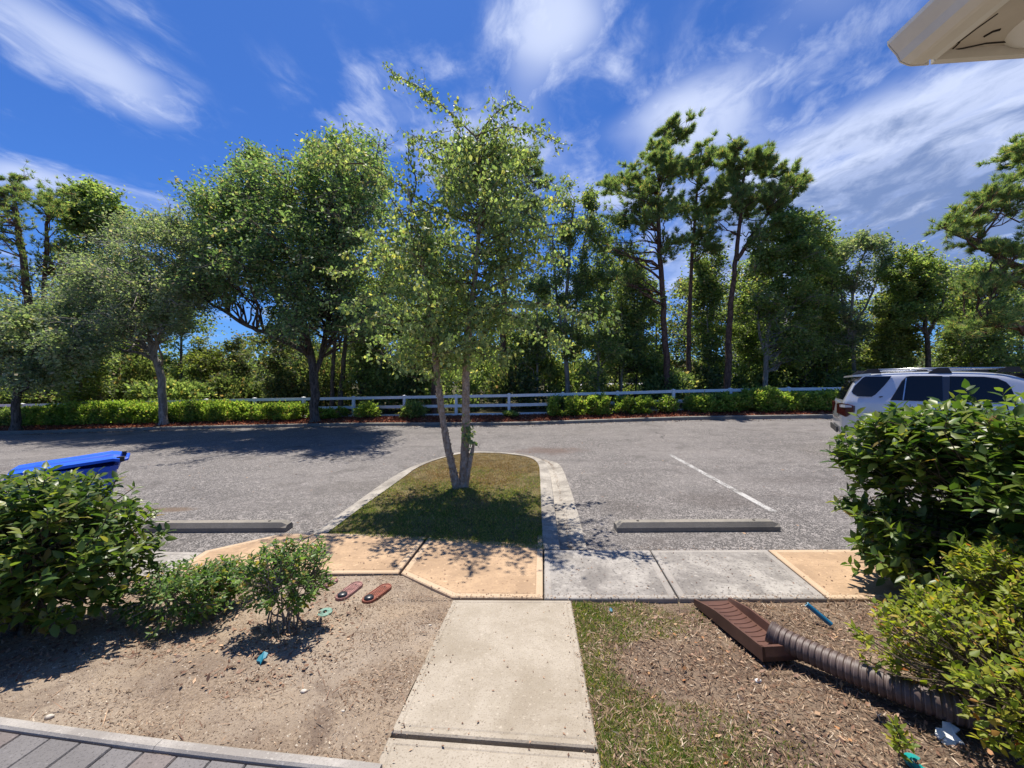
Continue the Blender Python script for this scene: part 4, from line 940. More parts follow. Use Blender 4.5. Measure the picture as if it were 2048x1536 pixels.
# ------------------------------------------------------------------ hedge shrubs in the mulch bed
HS = [(8, 22, 812), (52, 34, 812), (98, 34, 808), (145, 34, 803), (192, 32, 799), (236, 32, 798), (282, 32, 801), (325, 26, 808), (372, 36, 799), (420, 34, 797), (462, 28, 799), (494, 16, 806), (534, 25, 803), (582, 26, 802), (641, 18, 815), (672, 18, 813), (735, 22, 802), (826, 23, 802),
      (1020, 18, 822), (1118, 24, 789), (1150, 22, 789), (1195, 26, 787), (1248, 22, 790), (1285, 22, 790), (1332, 24, 789), (1400, 28, 785), (1440, 26, 784), (1478, 20, 784), (1525, 34, 771), (1578, 28, 781), (1620, 28, 780), (1662, 32, 778), (1730, 32, 776), (1800, 32, 776), (1870, 34, 775), (1950, 34, 775), (2030, 34, 775)]
HL = ['hedge shrub cut off by the left edge of the photo', 'dark hedge shrub at the left end of the left hedge', 'second dark hedge shrub from the left end', 'hedge shrub left of the bright middle of the left hedge', 'bright hedge shrub left of the pale oak trunk',
      'tallest bright hedge shrub near the pale oak trunk', 'bright hedge shrub directly left of the pale oak trunk', 'low hedge shrub in front of the pale oak trunk', 'square-topped hedge shrub right of the pale oak trunk', 'broad hedge shrub near the right end of the left hedge',
      'right end shrub of the continuous left hedge', 'narrow small shrub just right of the left hedge', 'compact shrub standing in front of the fence left of the largest oak', 'round shrub just left of the largest oak trunk', 'small low shrub at the foot of the largest oak',
      'small low shrub just right of the largest oak trunk', 'single round shrub between the first two visible fence posts right of the oak', 'single leggy shrub in front of the fence left of the birch', 'sparse weedy shrub at the fence post right of the birch',
      'left shrub of the clipped group of three right of the birch', 'middle shrub of the clipped group of three right of the birch', 'right shrub of the clipped group of three right of the birch', 'left shrub of the clipped pair before the pine trunks',
      'right shrub of the clipped pair before the pine trunks', 'loose shrub with pale pink blossom left of the full fence post', 'shrub directly right of the full fence post', 'second shrub right of the full fence post', 'narrow shrub left of the tall dark shrub',
      'tallest dark rounded shrub in the right hedge', 'shrub right of the tallest dark rounded shrub', 'leafy shrub second from the silver car', 'leafy shrub next to the rear of the silver car'] + ['hedge shrub hidden behind the silver car']*5
for (px, r_, ty), lb in zip(HS, HL):
    t_ = .5 if px < 1700 else .6; X = (px-1024)/FP*15.8
    for _ in range(4): P_ = mulchpt(X, t_); X = (px-1024)/FP*P_[1]
    d_ = P_[1]; h = (CZ-(ty-768)/FP*d_)-P_[2]; r2 = r_/FP*d_*1.05
    nl = int(5200*max(.3, (r2/.6)**1.5*h/.85))
    bush('hedge_shrub', lb, 'shrub', (P_[0], P_[1], P_[2]-.01), r2*(.78 if px < 1000 else .66), min(.5, r2*.9), h*.84, nl, .095 if px != 1332 else .08, 'leaf_hedge' if px not in (826, 1020, 8, 52) else 'leaf_maple', group='clipped shrubs in the mulch bed', box=(px not in (826, 1020, 735, 1332)), fl=160 if px == 1332 else None)

#__MORE__
# ------------------------------------------------------------------ river birch on the island
bb = atf(921, 975, zisl); BD = bb[1]
bt = thing('birch_tree', bb, 'young river birch with two peeling trunks growing on the grass island', 'tree')
def bpx(x, y, dd=0): return np.array(atd(x, y, BD+dd))
def c2(x, y, dd=0): return bpx(600+x/2.363, 90+y/2.363, dd)
def trunkpart(name, P, r, k=12, rough=.06):
    P = np.array(smoothc([tuple(p) for p in P], 2)); rr = np.interp(np.linspace(0, 1, len(P)), np.linspace(0, 1, len(r)), r)
    V, F = tube(P, list(rr), k); V = np.array(V)
    cen = np.repeat(P, k, 0); V[:len(cen)] += (V[:len(cen)]-cen)*rng.normal(size=(len(cen), 1))*rough
    return part(name, V, F, 'bark_birch', bt, smooth=True), P, rr
P1 = [bpx(916, 985, -.02), bpx(905, 935, -.03), bpx(893, 885, -.05), bpx(880, 800, -.05), bpx(872, 730, -.05), bpx(866, 680, -.1), bpx(858, 610, -.1), bpx(845, 520, -.15), bpx(825, 430, -.2), bpx(815, 370, -.2)]
P2 = [bpx(925, 985, .02), bpx(929, 930, .02), bpx(932, 860, .03), bpx(931, 780, .03), bpx(934, 710, .03), bpx(942, 620, 0), bpx(952, 540, 0), bpx(958, 460, 0), bpx(962, 380, 0), bpx(958, 290, 0), bpx(945, 262, 0)]
o1, T1, r1 = trunkpart('trunk', P1, [.074, .056, .050, .046, .042, .036, .028, .020, .011, .006])
o2, T2, r2 = trunkpart('trunk', P2, [.085, .066, .060, .055, .050, .043, .035, .026, .017, .010, .005])
trunkpart('broken_stem', [bpx(930, 980, 0), bpx(938, 935, -.02), bpx(944, 905, -.02), bpx(948, 884, -.02)], [.045, .035, .028, .006], 8)
# loose bark curls on the trunks
V = []; F = []
for TP, RR, n_ in ((T1, r1, 260), (T2, r2, 300)):
    for _ in range(n_):
        i = rng.integers(2, int(len(TP)*.55)); p = TP[i]+(TP[i+1]-TP[i])*rng.random(); a = rng.random()*6.28; d_ = np.array((math.cos(a), math.sin(a), 0)); t_ = np.array((-d_[1], d_[0], 0)); u_ = np.array((0, 0, 1.))
        h, w_ = .012+.03*rng.random(), .012+.02*rng.random(); b0 = p+d_*RR[i]*.98; k = len(V); o_ = .004+.014*rng.random()
        V += [b0-t_*w_-u_*h*.5, b0+t_*w_*.4-u_*h*.3, b0+t_*w_+d_*o_+u_*h*.5, b0-t_*w_*.3+d_*o_+u_*h*.7]; F.append((k, k+1, k+2, k+3))
part('peeling_bark', V, F, 'bark_birch', bt, kind='stuff')
BRN = []   # main limbs in pixels of a crop
limbs = [[(810, 440), (700, 310), (590, 210), (480, 160), (395, 85)], [(830, 450), (900, 340), (1000, 265), (1075, 300)], [(850, 430), (960, 380), (1100, 400), (1240, 470)],
 [(820, 500), (700, 470), (590, 450), (520, 420)], [(835, 620), (700, 560), (600, 500), (560, 470)], [(840, 850), (640, 780), (440, 640), (300, 560), (160, 500), (40, 470)], [(845, 800), (960, 690), (1080, 640), (1195, 650)],
 [(845, 760), (940, 640), (1050, 560), (1135, 520)], [(830, 1000), (980, 960), (1100, 920), (1200, 900)], [(835, 930), (1000, 870), (1180, 850), (1370, 825)], [(820, 1120), (600, 1040), (380, 1010), (200, 1080), (105, 1050)],
 [(800, 1260), (1000, 1200), (1200, 1230), (1330, 1260), (1470, 1318)], [(790, 1350), (950, 1330), (1150, 1370), (1340, 1480)], [(700, 1320), (560, 1270), (400, 1270), (245, 1330)], [(790, 980), (640, 920), (430, 880), (235, 880)],
 [(640, 1180), (500, 1160), (350, 1180), (230, 1240)], [(800, 1180), (960, 1120), (1080, 1060), (1210, 1000)], [(660, 1300), (560, 1380), (500, 1440)], [(790, 1400), (900, 1420), (1010, 1470)], [(560, 900), (450, 760), (380, 640)],
 [(600, 1000), (420, 940), (300, 900)], [(840, 700), (760, 640), (660, 620)], [(840, 650), (940, 560), (1030, 500)], [(830, 560), (900, 480), (960, 440)], [(600, 780), (560, 640), (500, 520), (540, 420)], [(830, 900), (920, 800), (1060, 740)], [(620, 1260), (620, 1340), (690, 1430)], [(780, 1300), (860, 1340), (900, 1400)],
 [(240, 500), (230, 430)], [(300, 560), (140, 560), (20, 560)], [(820, 1060), (1000, 1010), (1140, 960)], [(820, 1080), (700, 1000), (560, 960)], [(700, 1320), (800, 1440), (960, 1490)], [(800, 1240), (1050, 1290), (1250, 1400)]]
wd = Wood(); tips = []
TT = np.concatenate([T1, T2])
for L_ in limbs:
    dd = rng.normal()*.55; P = [c2(x, y, dd*min(1, i/2)*(1+.1*i)) for i, (x, y) in enumerate(L_)]
    i0 = int(np.argmin(np.linalg.norm(TT-P[0], axis=1)))
    if np.linalg.norm(TT[i0]-P[0]) < .6: P[0] = TT[i0]
    P = np.array(smoothc([tuple(p) for p in P], 2)); wd.add(P, list(np.linspace(.014, .0025, len(P))), 5)
    LN = np.r_[0, np.cumsum(np.linalg.norm(np.diff(P, axis=0), axis=1))]
    for s_ in np.arange(.12*LN[-1], LN[-1], .035):
        b0 = np.array([np.interp(s_, LN, P[:, k]) for k in range(3)]); tips.append(b0)
        if rng.random() < .62:
            dv = rng.normal(size=3)*.8+(P[-1]-P[0])/LN[-1]*.9; dv[2] -= .1; dv /= np.linalg.norm(dv); ln = (.12+.28*rng.random())*min(1, 1.2-.6*s_/LN[-1])
            Q = curve(b0, b0+dv*ln, 4, -.08, .06); wd.add(Q, [.004, .003, .0022, .0015], 3)
            for f in np.arange(.1, 1.0, .045/ln): tips.append(Q[0]+(Q[-1]-Q[0])*f+rng.normal(size=3)*.012)
# fill twigs from both trunks
for TP, lo, hi, n_ in ((T1, .42, .90, 120), (T2, .44, .90, 200)):
    for _ in range(n_):
        f = lo+(hi-lo)*rng.random(); b0 = TP[int(f*(len(TP)-1))]; dv = rng.normal(size=3)*np.array((1.7, 1, 1)); dv[2] = abs(dv[2])*.35+.08; dv /= np.linalg.norm(dv); ln = (.4+1.15*rng.random())*(1.0-.75*abs(f-.60)/.4)
        Q = curve(b0, b0+dv*ln, 6, -.06, .05); wd.add(Q, list(np.linspace(.008, .002, 6)), 4)
        for g_ in np.arange(.25, 1, .05/ln):
            p = Q[0]+(Q[-1]-Q[0])*g_; tips.append(p)
            if rng.random() < .5:
                e = p+rng.normal(size=3)*.10
                for h in (.3, .6, 1): tips.append(p+(e-p)*h)
wd.build('branch', 'twig', bt)
sprout = [bpx(938+rng.normal()*5, 868+rng.normal()*14, -.05) for _ in range(55)]
tips = np.array(tips+sprout)
tips = np.concatenate([tips, tips[rng.random(len(tips)) < .45]])+0
n = len(tips); C = tips+rng.normal(size=(n, 3))*.032; C[:, 2] -= .01
D = rand_dirs(n); D[:, 2] = -abs(D[:, 2])*1.2-.25; D /= np.linalg.norm(D, axis=1)[:, None]
def leafset(C, D, L, W, N=None, fold=.18, rounded=True):
    """folded ovate leaves of six triangles; returns (n,7,3) vertices and local faces"""
    n = len(C); N = rand_dirs(n) if N is None else N
    S_ = np.cross(D, N); S_ /= np.linalg.norm(S_, axis=1)[:, None]+1e-9; U = np.cross(S_, D)
    L = L[:, None]; W = W[:, None]
    rows_ = [C, C+D*L*.33+S_*W*.5+U*W*fold, C+D*L*.33-S_*W*.5+U*W*fold, C+D*L*.68+S_*W*.38+U*W*fold*.6, C+D*L*.68-S_*W*.38+U*W*fold*.6, C+D*L*.5, C+D*L-U*L*.08]
    return np.stack(rows_, 1)
LFACE = np.array([(0, 1, 5), (1, 3, 5), (3, 6, 5), (6, 4, 5), (4, 2, 5), (2, 0, 5)])
def leaves_to(parent, LV, m_leaf, nind, score=None, fname='foliage', smooth=True):
    """the leaves that show largest become parts, the rest one part"""
    n = len(LV); cen = LV[:, 5]; camp = np.array((0, 0, CZ))
    nrm = np.cross(LV[:, 1]-LV[:, 0], LV[:, 2]-LV[:, 0]); nrm /= np.linalg.norm(nrm, axis=1)[:, None]+1e-9
    v = camp-cen; dist = np.linalg.norm(v, axis=1); v /= dist[:, None]
    sz = np.linalg.norm(LV[:, 6]-LV[:, 0], axis=1)/dist*(.3+abs((nrm*v).sum(1)))
    if score is not None: sz = sz*score
    px = 1024+cen[:, 0]/cen[:, 1]*FP; py = 768-(cen[:, 2]-CZ)/cen[:, 1]*FP
    vis = (px > 0) & (px < 2048) & (py > 0) & (py < 1536) & (cen[:, 1] > .2); sz = np.where(vis, sz, 0)
    # keep only leaves not hidden behind nearer ones on a coarse raster
    order = np.argsort(dist); seen = {}; front = np.zeros(n, bool)
    for i in order:
        key = (int(px[i]//7), int(py[i]//7))
        if seen.get(key, 0) < 1: front[i] = True; seen[key] = 1
    sz = np.where(front, sz, sz*.2)
    top = np.argsort(-sz)[:nind]; rest = np.ones(n, bool); rest[top] = False
    V = LV[rest].reshape(-1, 3); k = rest.sum(); F = (np.arange(k)[:, None, None]*7+LFACE[None]).reshape(-1, 3)
    part(fname, V, F, m_leaf, parent, smooth=smooth, kind='stuff')
    # shared blade meshes: unit leaves
    L0 = leafset(np.zeros((4, 3)), np.tile([1., 0, 0], (4, 1)), np.ones(4), np.array([.5, .55, .6, .65]), np.tile([0., 0, 1.], (4, 1)))
    ms = [mesh('leaf', L0[q], LFACE, m_leaf, smooth) for q in range(4)]
    po = ORG[parent.name]
    for i in top:
        a = LV[i]; L = np.linalg.norm(a[6]-a[0]); dx = (a[6]-a[0])/L; sy = a[1]-a[2]; sy -= dx*sy.dot(dx); Wd = np.linalg.norm(sy); sy /= Wd+1e-9; dz = np.cross(dx, sy)
        q = int(np.argmin(abs(np.array([.5, .55, .6, .65])-Wd/L)))
        M = np.eye(4); M[:3, 0] = dx*L; M[:3, 1] = sy*L; M[:3, 2] = dz*L; M[:3, 3] = a[0]-po
        o = bpy.data.objects.new('leaf', ms[q]); col.objects.link(o); o.parent = parent; o.matrix_local = Matrix(M.tolist())
L = .062*(.65+.6*rng.random(n)); LV = leafset(C, D, L, L*.66)
leaves_to(bt, LV, 'leaf_birch', 300, fname='crown', smooth=False)

# ------------------------------------------------------------------ foreground shrubs
def fg_shrub(name, label, c, rx, ry, h, shoots, per, leaf, m_leaf, wid=.45, lift=.5, nind=300, stemr=.014, low=.12, clip=None, m_bark='twig', group=None, shell=.35, rad=1.0, zmin=.04, stems=9, flat=.6, tw=1.0):
    t = thing(name, c, label, 'shrub', group); c = np.array(c, float); wd = Wood(); CC = []; DD = []; LL = []
    fork = [c+np.array((rng.normal()*rx*.25, rng.normal()*ry*.25, h*(.25+.3*rng.random()))) for _ in range(stems)]
    for f in fork: wd.add(curve(c+rng.normal(size=3)*np.array((.05, .05, 0))-(0, 0, .04), f, 5, -.04, .04), list(np.linspace(stemr, stemr*.6, 5)), 6)
    for s_ in range(shoots):
        u = rand_dirs(1)[0]; 
        if u[2] < -.8: u[2] *= -1
        rr = 1-shell*rng.random()**1.6
        lump = 1+.10*math.sin(u[0]*7+c[0])*math.sin(u[1]*6+u[2]*5)+.05*rng.normal()
        ex = np.sign(u)*abs(u)**flat; ex /= max(1e-6, np.linalg.norm(ex)**.55)
        tip = c+np.array((ex[0]*rx, ex[1]*ry, 0))*rr*lump; tip[2] = c[2]+h*(low+(1-low)*(.5+.5*ex[2]*lump*rr))
        if tip[2] < c[2]+zmin: tip[2] = c[2]+zmin+.03*rng.random()
        if clip is not None and not clip(tip): continue
        f = fork[int(np.argmin([np.linalg.norm(q-tip)*(.8+.4*rng.random()) for q in fork]))]
        Q = curve(f, tip, 6, -.06, .04); Qs = Q if rng.random() < tw else Q[-3:]; wd.add(Qs, list(np.linspace(stemr*.5 if len(Qs) > 3 else .004, .0025, len(Qs))), 4)
        ax = tip-Q[-3]; ax /= np.linalg.norm(ax); ax = ax*.7+np.array((0, 0, .55)); ax /= np.linalg.norm(ax)
        a = Vector(ax).orthogonal(); a = np.array(a.normalized()); b_ = np.cross(ax, a); ph = rng.random()*6.28
        ln = leaf*(.5+.12*per)
        for k in range(per):
            an = ph+k*2.4; f_ = 1-k/per; ou = a*math.cos(an)+b_*math.sin(an); up = .15+lift*1.1*f_**1.5 if k < per else .2
            up = lift*(1.6*(1-k/per)**1.2)
            dv = ou+ax*up+rng.normal(size=3)*.13; dv /= np.linalg.norm(dv)
            CC.append(tip-ax*ln*(k/per)); DD.append(dv); LL.append(leaf*(.62+.5*(k+1)/per*.7+.25*rng.random()))
    C, D, L = np.array(CC), np.array(DD), np.array(LL)
    N = np.tile([0, 0, 1.], (len(C), 1))+rng.normal(size=(len(C), 3))*.35
    LV = leafset(C, D, L, L*wid*(.9+.25*rng.random(len(C))), N, fold=.16)
    wd.build('stem', m_bark, t); leaves_to(t, LV, m_leaf, nind); return t
fg_shrub('viburnum_shrub', 'tall dense shrub of large dark glossy leaves hiding the front of the silver car', (3.75, 2.62, -.02), 1.10, .90, 1.53, 3200, 8, .104, 'leaf_glossy', .46, .55, low=.0, flat=.5, shell=.62, stemr=.012, stems=14, tw=.3)
fg_shrub('viburnum_shrub', 'large rounded glossy shrub at the left edge below the blue bin', (-3.18, 2.50, -.03), .80, .52, 1.05, 700, 8, .080, 'leaf_glossy', .45, .5, low=.10, flat=.9, shell=.5, stemr=.016, stems=12)
a = atf(365, 1232, zbed); fg_shrub('small_shrub', 'low bushy shrub between the large left shrub and the twiggy small shrub', a, .40, .27, .36, 270, 8, .046, 'leaf_tea', .36, .5, low=.1, shell=.6, stemr=.007, m_bark='twig_pale', nind=240)
a = atf(448, 1205, zbed); fg_shrub('small_shrub', 'darker small shrub tucked behind the gap of the two low left shrubs', a, .22, .2, .33, 110, 8, .046, 'leaf_tea', .36, .5, low=.2, shell=.6, stemr=.006, m_bark='twig_pale', nind=100)
a = atf(572, 1252, zbed); fg_shrub('small_shrub', 'open twiggy small shrub with bare lower stems beside the oval utility covers', a, .28, .25, .56, 230, 8, .045, 'leaf_tea', .36, .5, low=.28, shell=.6, stemr=.006, m_bark='twig_pale', nind=240, stems=14)
fg_shrub('azalea_shrub', 'yellow-green azalea with small rosette leaves in the lower right corner', (2.40, 1.66, .05), .68, .50, .53, 950, 7, .044, 'leaf_azalea', .42, .75, low=.16, shell=.55, stemr=.008, stems=14)
a = (2.85, 2.0, .03); fg_shrub('azalea_shrub', 'taller yellow-green azalea behind the first one at the right edge', a, .42, .36, .72, 420, 7, .046, 'leaf_azalea', .42, .75, low=.3, shell=.5, stemr=.008, nind=160)
a = atf(1800, 1515, zbed); fg_shrub('azalea_sprig', 'tiny azalea sprig rising from the litter next to the teal cap', a, .05, .05, .13, 7, 7, .040, 'leaf_azalea', .42, .75, low=.4, shell=.5, stemr=.003, nind=20, stems=2)

# ------------------------------------------------------------------ silver car
CA = R(-35); cd = np.array((math.cos(CA), math.sin(CA))); cn = np.array((-cd[1], cd[0]))   # axis and far side
RC = np.array(((1688-1024)/FP*8.2, 8.2)); CZ0 = zlot(RC[0], RC[1])+.01
def cw(s_, w_, z): return (RC[0]+cd[0]*s_+cn[0]*w_, RC[1]+cd[1]*s_+cn[1]*w_, z)
def side(px, py):
    u = (px-1024)/FP; # point on the side plane through RC
    s_ = (u*RC[1]-RC[0])/(cd[0]-u*cd[1]); Y = RC[1]+cd[1]*s_; return s_, CZ-(py-768)/FP*Y
HW = .93
car = thing('sport_utility_vehicle', (*cw(2.0, HW, 0)[:2], CZ0), 'silver sport utility vehicle with black windows and roof rails behind the tall right shrub', 'car')
TOPZ = CZ+.20; BEL = 1.20
st = [(-.06, .46, .80, .80), (-.02, .45, 1.14, 1.16), (.05, .45, 1.20, 1.28), (.13, .45, 1.20, 1.50), (.22, .45, 1.20, 1.66), (.32, .45, 1.2, TOPZ-.07), (.5, .45, 1.2, TOPZ-.01), (.9, .45, 1.2, TOPZ+.01), (1.5, .45, 1.2, TOPZ+.015), (2.0, .45, 1.2, TOPZ), (2.35, .45, 1.19, TOPZ-.04), (2.6, .45, 1.18, TOPZ-.16), (2.95, .45, 1.17, 1.42), (3.25, .45, 1.15, 1.20), (3.4, .45, 1.08, 1.17), (4.0, .45, 1.0, 1.12), (4.4, .45, .92, 1.02), (4.62, .48, .8, .82), (4.68, .5, .7, .72)]
V = []; k = 0
for s_, zb, zbelt, zt in st:
    rd = min(1, .80+.20*min(1, max(0, (s_+.06)/.40))**.5) if s_ < .4 else (1-.16*max(0, (s_-4.2)/.5)**2)
    hw = HW*rd; g_ = max(0, zt-zbelt); zb2 = zb+CZ0
    prof = [(hw*.55, zb), (hw*.93, zb), (hw*.985, zb+.12), (hw*1.0, min(.86, zbelt)), (hw*.985, zbelt-.04), (hw*.965, zbelt+.015)]
    for f in (.35, .7, .93): prof.append((hw*(.965-.17*f*min(1, g_/.5)), zbelt+g_*f*.93+.015*(1-f)))
    prof += [(hw*(.965-.24*min(1, g_/.5)), zt-.015), (hw*.45, zt+.012)]
    ring = [(w_, z) for w_, z in prof]; ring += [(-w_, z) for w_, z in reversed(prof)]
    k = len(ring)
    for w_, z in ring: V.append(cw(s_, HW+w_*-1, z+CZ0))
F = []
for i in range(len(st)-1):
    for j in range(k): j2 = (j+1) % k; F.append((i*k+j, i*k+j2, (i+1)*k+j2, (i+1)*k+j))
F.append(list(range(k))[::-1]); F.append([(len(st)-1)*k+j for j in range(k)])
body = part('body', V, F, 'car_silver', car, smooth=True)
sd = body.modifiers.new('sub', 'SUBSURF'); sd.levels = 2; sd.render_levels = 2
def gw(z):       # distance inwards from the side plane at a height in the glasshouse
    f = max(0, min(1, (z-BEL-CZ0)/(TOPZ-BEL))); return HW*(1-.972)+HW*.178*f
def sidepoly(name, pts, m_, outw=.012, th=.02, parent=car, px=True, **kw):
    P = [side(*p) if px else p for p in pts]
    V = [cw(s_, gw(z)-outw, z) for s_, z in P]+[cw(s_, gw(z)-outw+th, z) for s_, z in P]; n = len(P)
    return part(name, V, [list(range(n)), list(range(n, 2*n))[::-1]]+[(i, i+n, (i+1) % n+n, (i+1) % n) for i in range(n)], m_, parent, **kw)
def cc6(L): return [(1680+x/5.565, 720+y/5.565) for x, y in L]
def grow(L, d_):
    cx_ = sum(p[0] for p in L)/len(L); cy_ = sum(p[1] for p in L)/len(L)
    return [(x+(d_ if x > cx_ else -d_), y+(d_ if y > cy_ else -d_)) for x, y in L]
q1 = cc6([(270, 195), (300, 182), (590, 180), (575, 205), (510, 280), (400, 385), (355, 410), (200, 404), (150, 375), (135, 350), (170, 290)])
q2 = cc6([(770, 190), (820, 182), (1165, 182), (1150, 440), (1130, 458), (570, 440), (640, 340), (715, 240)])
q3 = cc6([(1262, 185), (1650, 190), (1790, 210), (1880, 250), (1925, 300), (1960, 400), (1965, 468), (1220, 462)])
for q in (q1, q2, q3):
    fr = sidepoly('window_frame', grow(q, 1.2), 'black_plastic' if q is not q1 else 'car_silver', .008)
    sidepoly('window', q, 'tinted_glass', .016, .012, fr)
sidepoly('door_pillar', cc6([(1168, 182), (1258, 184), (1216, 465), (1135, 460)]), 'car_dark', .013)
sidepoly('window_divider', cc6([(752, 195), (766, 195), (712, 445), (698, 445)]), 'chrome', .021, .006)
# far side windows
for s0, s1 in ((.25, .8), (.95, 1.6), (1.7, 2.35)):
    V = [cw(s_, 2*HW-gw(z)+.014, z) for s_, z in ((s0+.0, 1.24+CZ0), (s1, 1.24+CZ0), (s1, TOPZ-.12+CZ0), (s0+.12, TOPZ-.12+CZ0))]; part('window', V, [(0, 1, 2, 3)], 'tinted_glass', car)
V = [cw(.06, HW+w_, 1.22+CZ0) for w_ in (-.62, .62)]+[cw(.23, HW+w_, TOPZ-.12+CZ0) for w_ in (.52, -.52)]; V = [(x-cd[0]*.05, y-cd[1]*.05, z) for x, y, z in V]; part('rear_window', V, [(0, 1, 2, 3)], 'tinted_glass', car)
V = [cw(2.47, HW+w_, TOPZ-.06+CZ0) for w_ in (-.6, .6)]+[cw(3.2, HW+w_, 1.24+CZ0) for w_ in (.74, -.74)]; V = [(x+cd[0]*.04, y+cd[1]*.04, z+.03) for x, y, z in V]; part('windscreen', V, [(0, 1, 2, 3)], 'tinted_glass', car)
# spoiler, lights, bumper line, rails
b2 = B(); pp = []
for w_ in (.20, .5, HW, 1.86-.5, 1.86-.20): pp.append(w_)
V = []; 
for w_ in pp: V += [cw(.16, w_, TOPZ-.085+CZ0), cw(.42, w_, TOPZ-.075+CZ0), cw(.46, w_, TOPZ-.01+CZ0), cw(.17, w_, TOPZ-.045+CZ0)]
F = [(i*4+j, i*4+(j+1) % 4, (i+1)*4+(j+1) % 4, (i+1)*4+j) for i in range(4) for j in range(4)]+[(0, 3, 2, 1), (16, 17, 18, 19)]
part('roof_spoiler', V, F, 'car_silver', car)
for s2 in (0, 1):
    mir = (lambda w_: w_) if s2 == 0 else (lambda w_: 2*HW-w_)
    V = []
    for s_, w_, z0, z1 in ((-.065, .50, .92, 1.13), (-.03, .19, .90, 1.15), (.04, .055, .86, 1.14), (.16, .012, .98, 1.10)):
        V += [cw(s_-.012, mir(w_-.012), z0+CZ0), cw(s_-.012, mir(w_-.012), z1+CZ0), cw(s_+.03, mir(w_+.05), z1+CZ0), cw(s_+.03, mir(w_+.05), z0+CZ0)]
    F = [(i*4+j, (i+1)*4+j, (i+1)*4+(j+1) % 4, i*4+(j+1) % 4) for i in range(3) for j in range(4)]
    tl = part('tail_light', V, F+[(0, 1, 2, 3), (12, 15, 14, 13)], 'lamp_red', car)
    V = [(x-cd[0]*.006, y-cd[1]*.006, z) for x, y, z in [cw(-.045, mir(.20), 1.06+CZ0), cw(.025, mir(.04), 1.06+CZ0), cw(.13, mir(.0), 1.07+CZ0), cw(.13, mir(.0), 1.10+CZ0), cw(.025, mir(.04), 1.12+CZ0), cw(-.045, mir(.20), 1.12+CZ0)]]
    part('lens', V, [(0, 1, 4, 5), (1, 2, 3, 4)], 'lamp_clear', tl)
    w0 = mir(.26); zr = TOPZ+.055+CZ0
    b2 = B(); b2.tube([cw(.55, w0, zr+.005), cw(1.5, w0, zr+.015), cw(2.35, w0, zr)], .02, 8); b2.out('roof_rail', 'chrome', car, smooth=True)
    for sx in (.42, 1.42, 2.30):
        b3 = B(); V = []
        for ww in (-.028, .028): V += [cw(sx-.12, w0+ww, TOPZ-.02+CZ0), cw(sx+.20, w0+ww, TOPZ-.02+CZ0), cw(sx+.15, w0+ww, zr+.026), cw(sx+.0, w0+ww, zr+.026)]
        b3.add(V, [(0, 1, 2, 3), (7, 6, 5, 4), (0, 4, 5, 1), (1, 5, 6, 2), (2, 6, 7, 3), (3, 7, 4, 0)]); b3.out('rail_mount', 'black_plastic', car)
    for sx in (1.05, 3.75):
        b4 = B(); up = (-cn[0], -cn[1], 0) if s2 == 0 else (cn[0], cn[1], 0); c = cw(sx, mir(.20), .37+CZ0)
        b4.disc(c, .37, 28, up, .22); wl = b4.out('tyre', 'tyre', car)
        b5 = B(); c2_ = cw(sx, mir(-.01), .37+CZ0); b5.disc(c2_, .24, 24, up, .02); b5.out('rim', 'chrome', wl)
        b5 = B(); V = []; 
        for a_ in np.linspace(-.25, math.pi+.25, 17):
            for r_ in (.40, .47): V.append(cw(sx+math.cos(a_)*r_, mir(-.008), .37+CZ0+math.sin(a_)*r_))
        part('wheel_arch', V, [(2*i, 2*i+1, 2*i+3, 2*i+2) for i in range(16)], 'black_plastic', car)
for s_ in (1.0, 1.86, 2.78):
    part('door_gap', [cw(s_-.004, -.006, .55+CZ0), cw(s_+.004, -.006, .55+CZ0), cw(s_+.004, .012, 1.16+CZ0), cw(s_-.004, .012, 1.16+CZ0)], [(0, 1, 2, 3)], 'dark_gap', car)
for s_ in (1.2, 2.05):
    b2 = B(); b2.tube([cw(s_, -.0, 1.02+CZ0), cw(s_+.04, -.04, 1.03+CZ0), cw(s_+.2, -.04, 1.035+CZ0), cw(s_+.24, 0, 1.035+CZ0)], .016, 6); b2.out('door_handle', 'car_silver', car, smooth=True)
sidepoly('badge', cc6([(438, 408), (462, 403), (485, 403), (478, 412), (455, 418), (440, 416)]), 'black_plastic', .014, .006)
b2 = B(); 
for s2 in (-.02, 2*HW+.02): b2.tube([cw(2.62, s2, 1.22+CZ0), cw(2.66, s2+(-.12 if s2 < 0 else .12), 1.25+CZ0)], [.03, .07], 8)
b2.out('wing_mirror', 'car_silver', car)
b2 = B(); V = [cw(-.07, w_, z+CZ0) for z in (.5, .62) for w_ in (.30, 1.56)]; b2.add([tuple(np.array(v)-np.array((cd[0]*.03, cd[1]*.03, 0))) for v in V]+V, [(0, 1, 3, 2), (4, 6, 7, 5), (0, 4, 5, 1), (2, 3, 7, 6), (0, 2, 6, 4), (1, 5, 7, 3)]); b2.out('bumper_step', 'black_plastic', car)

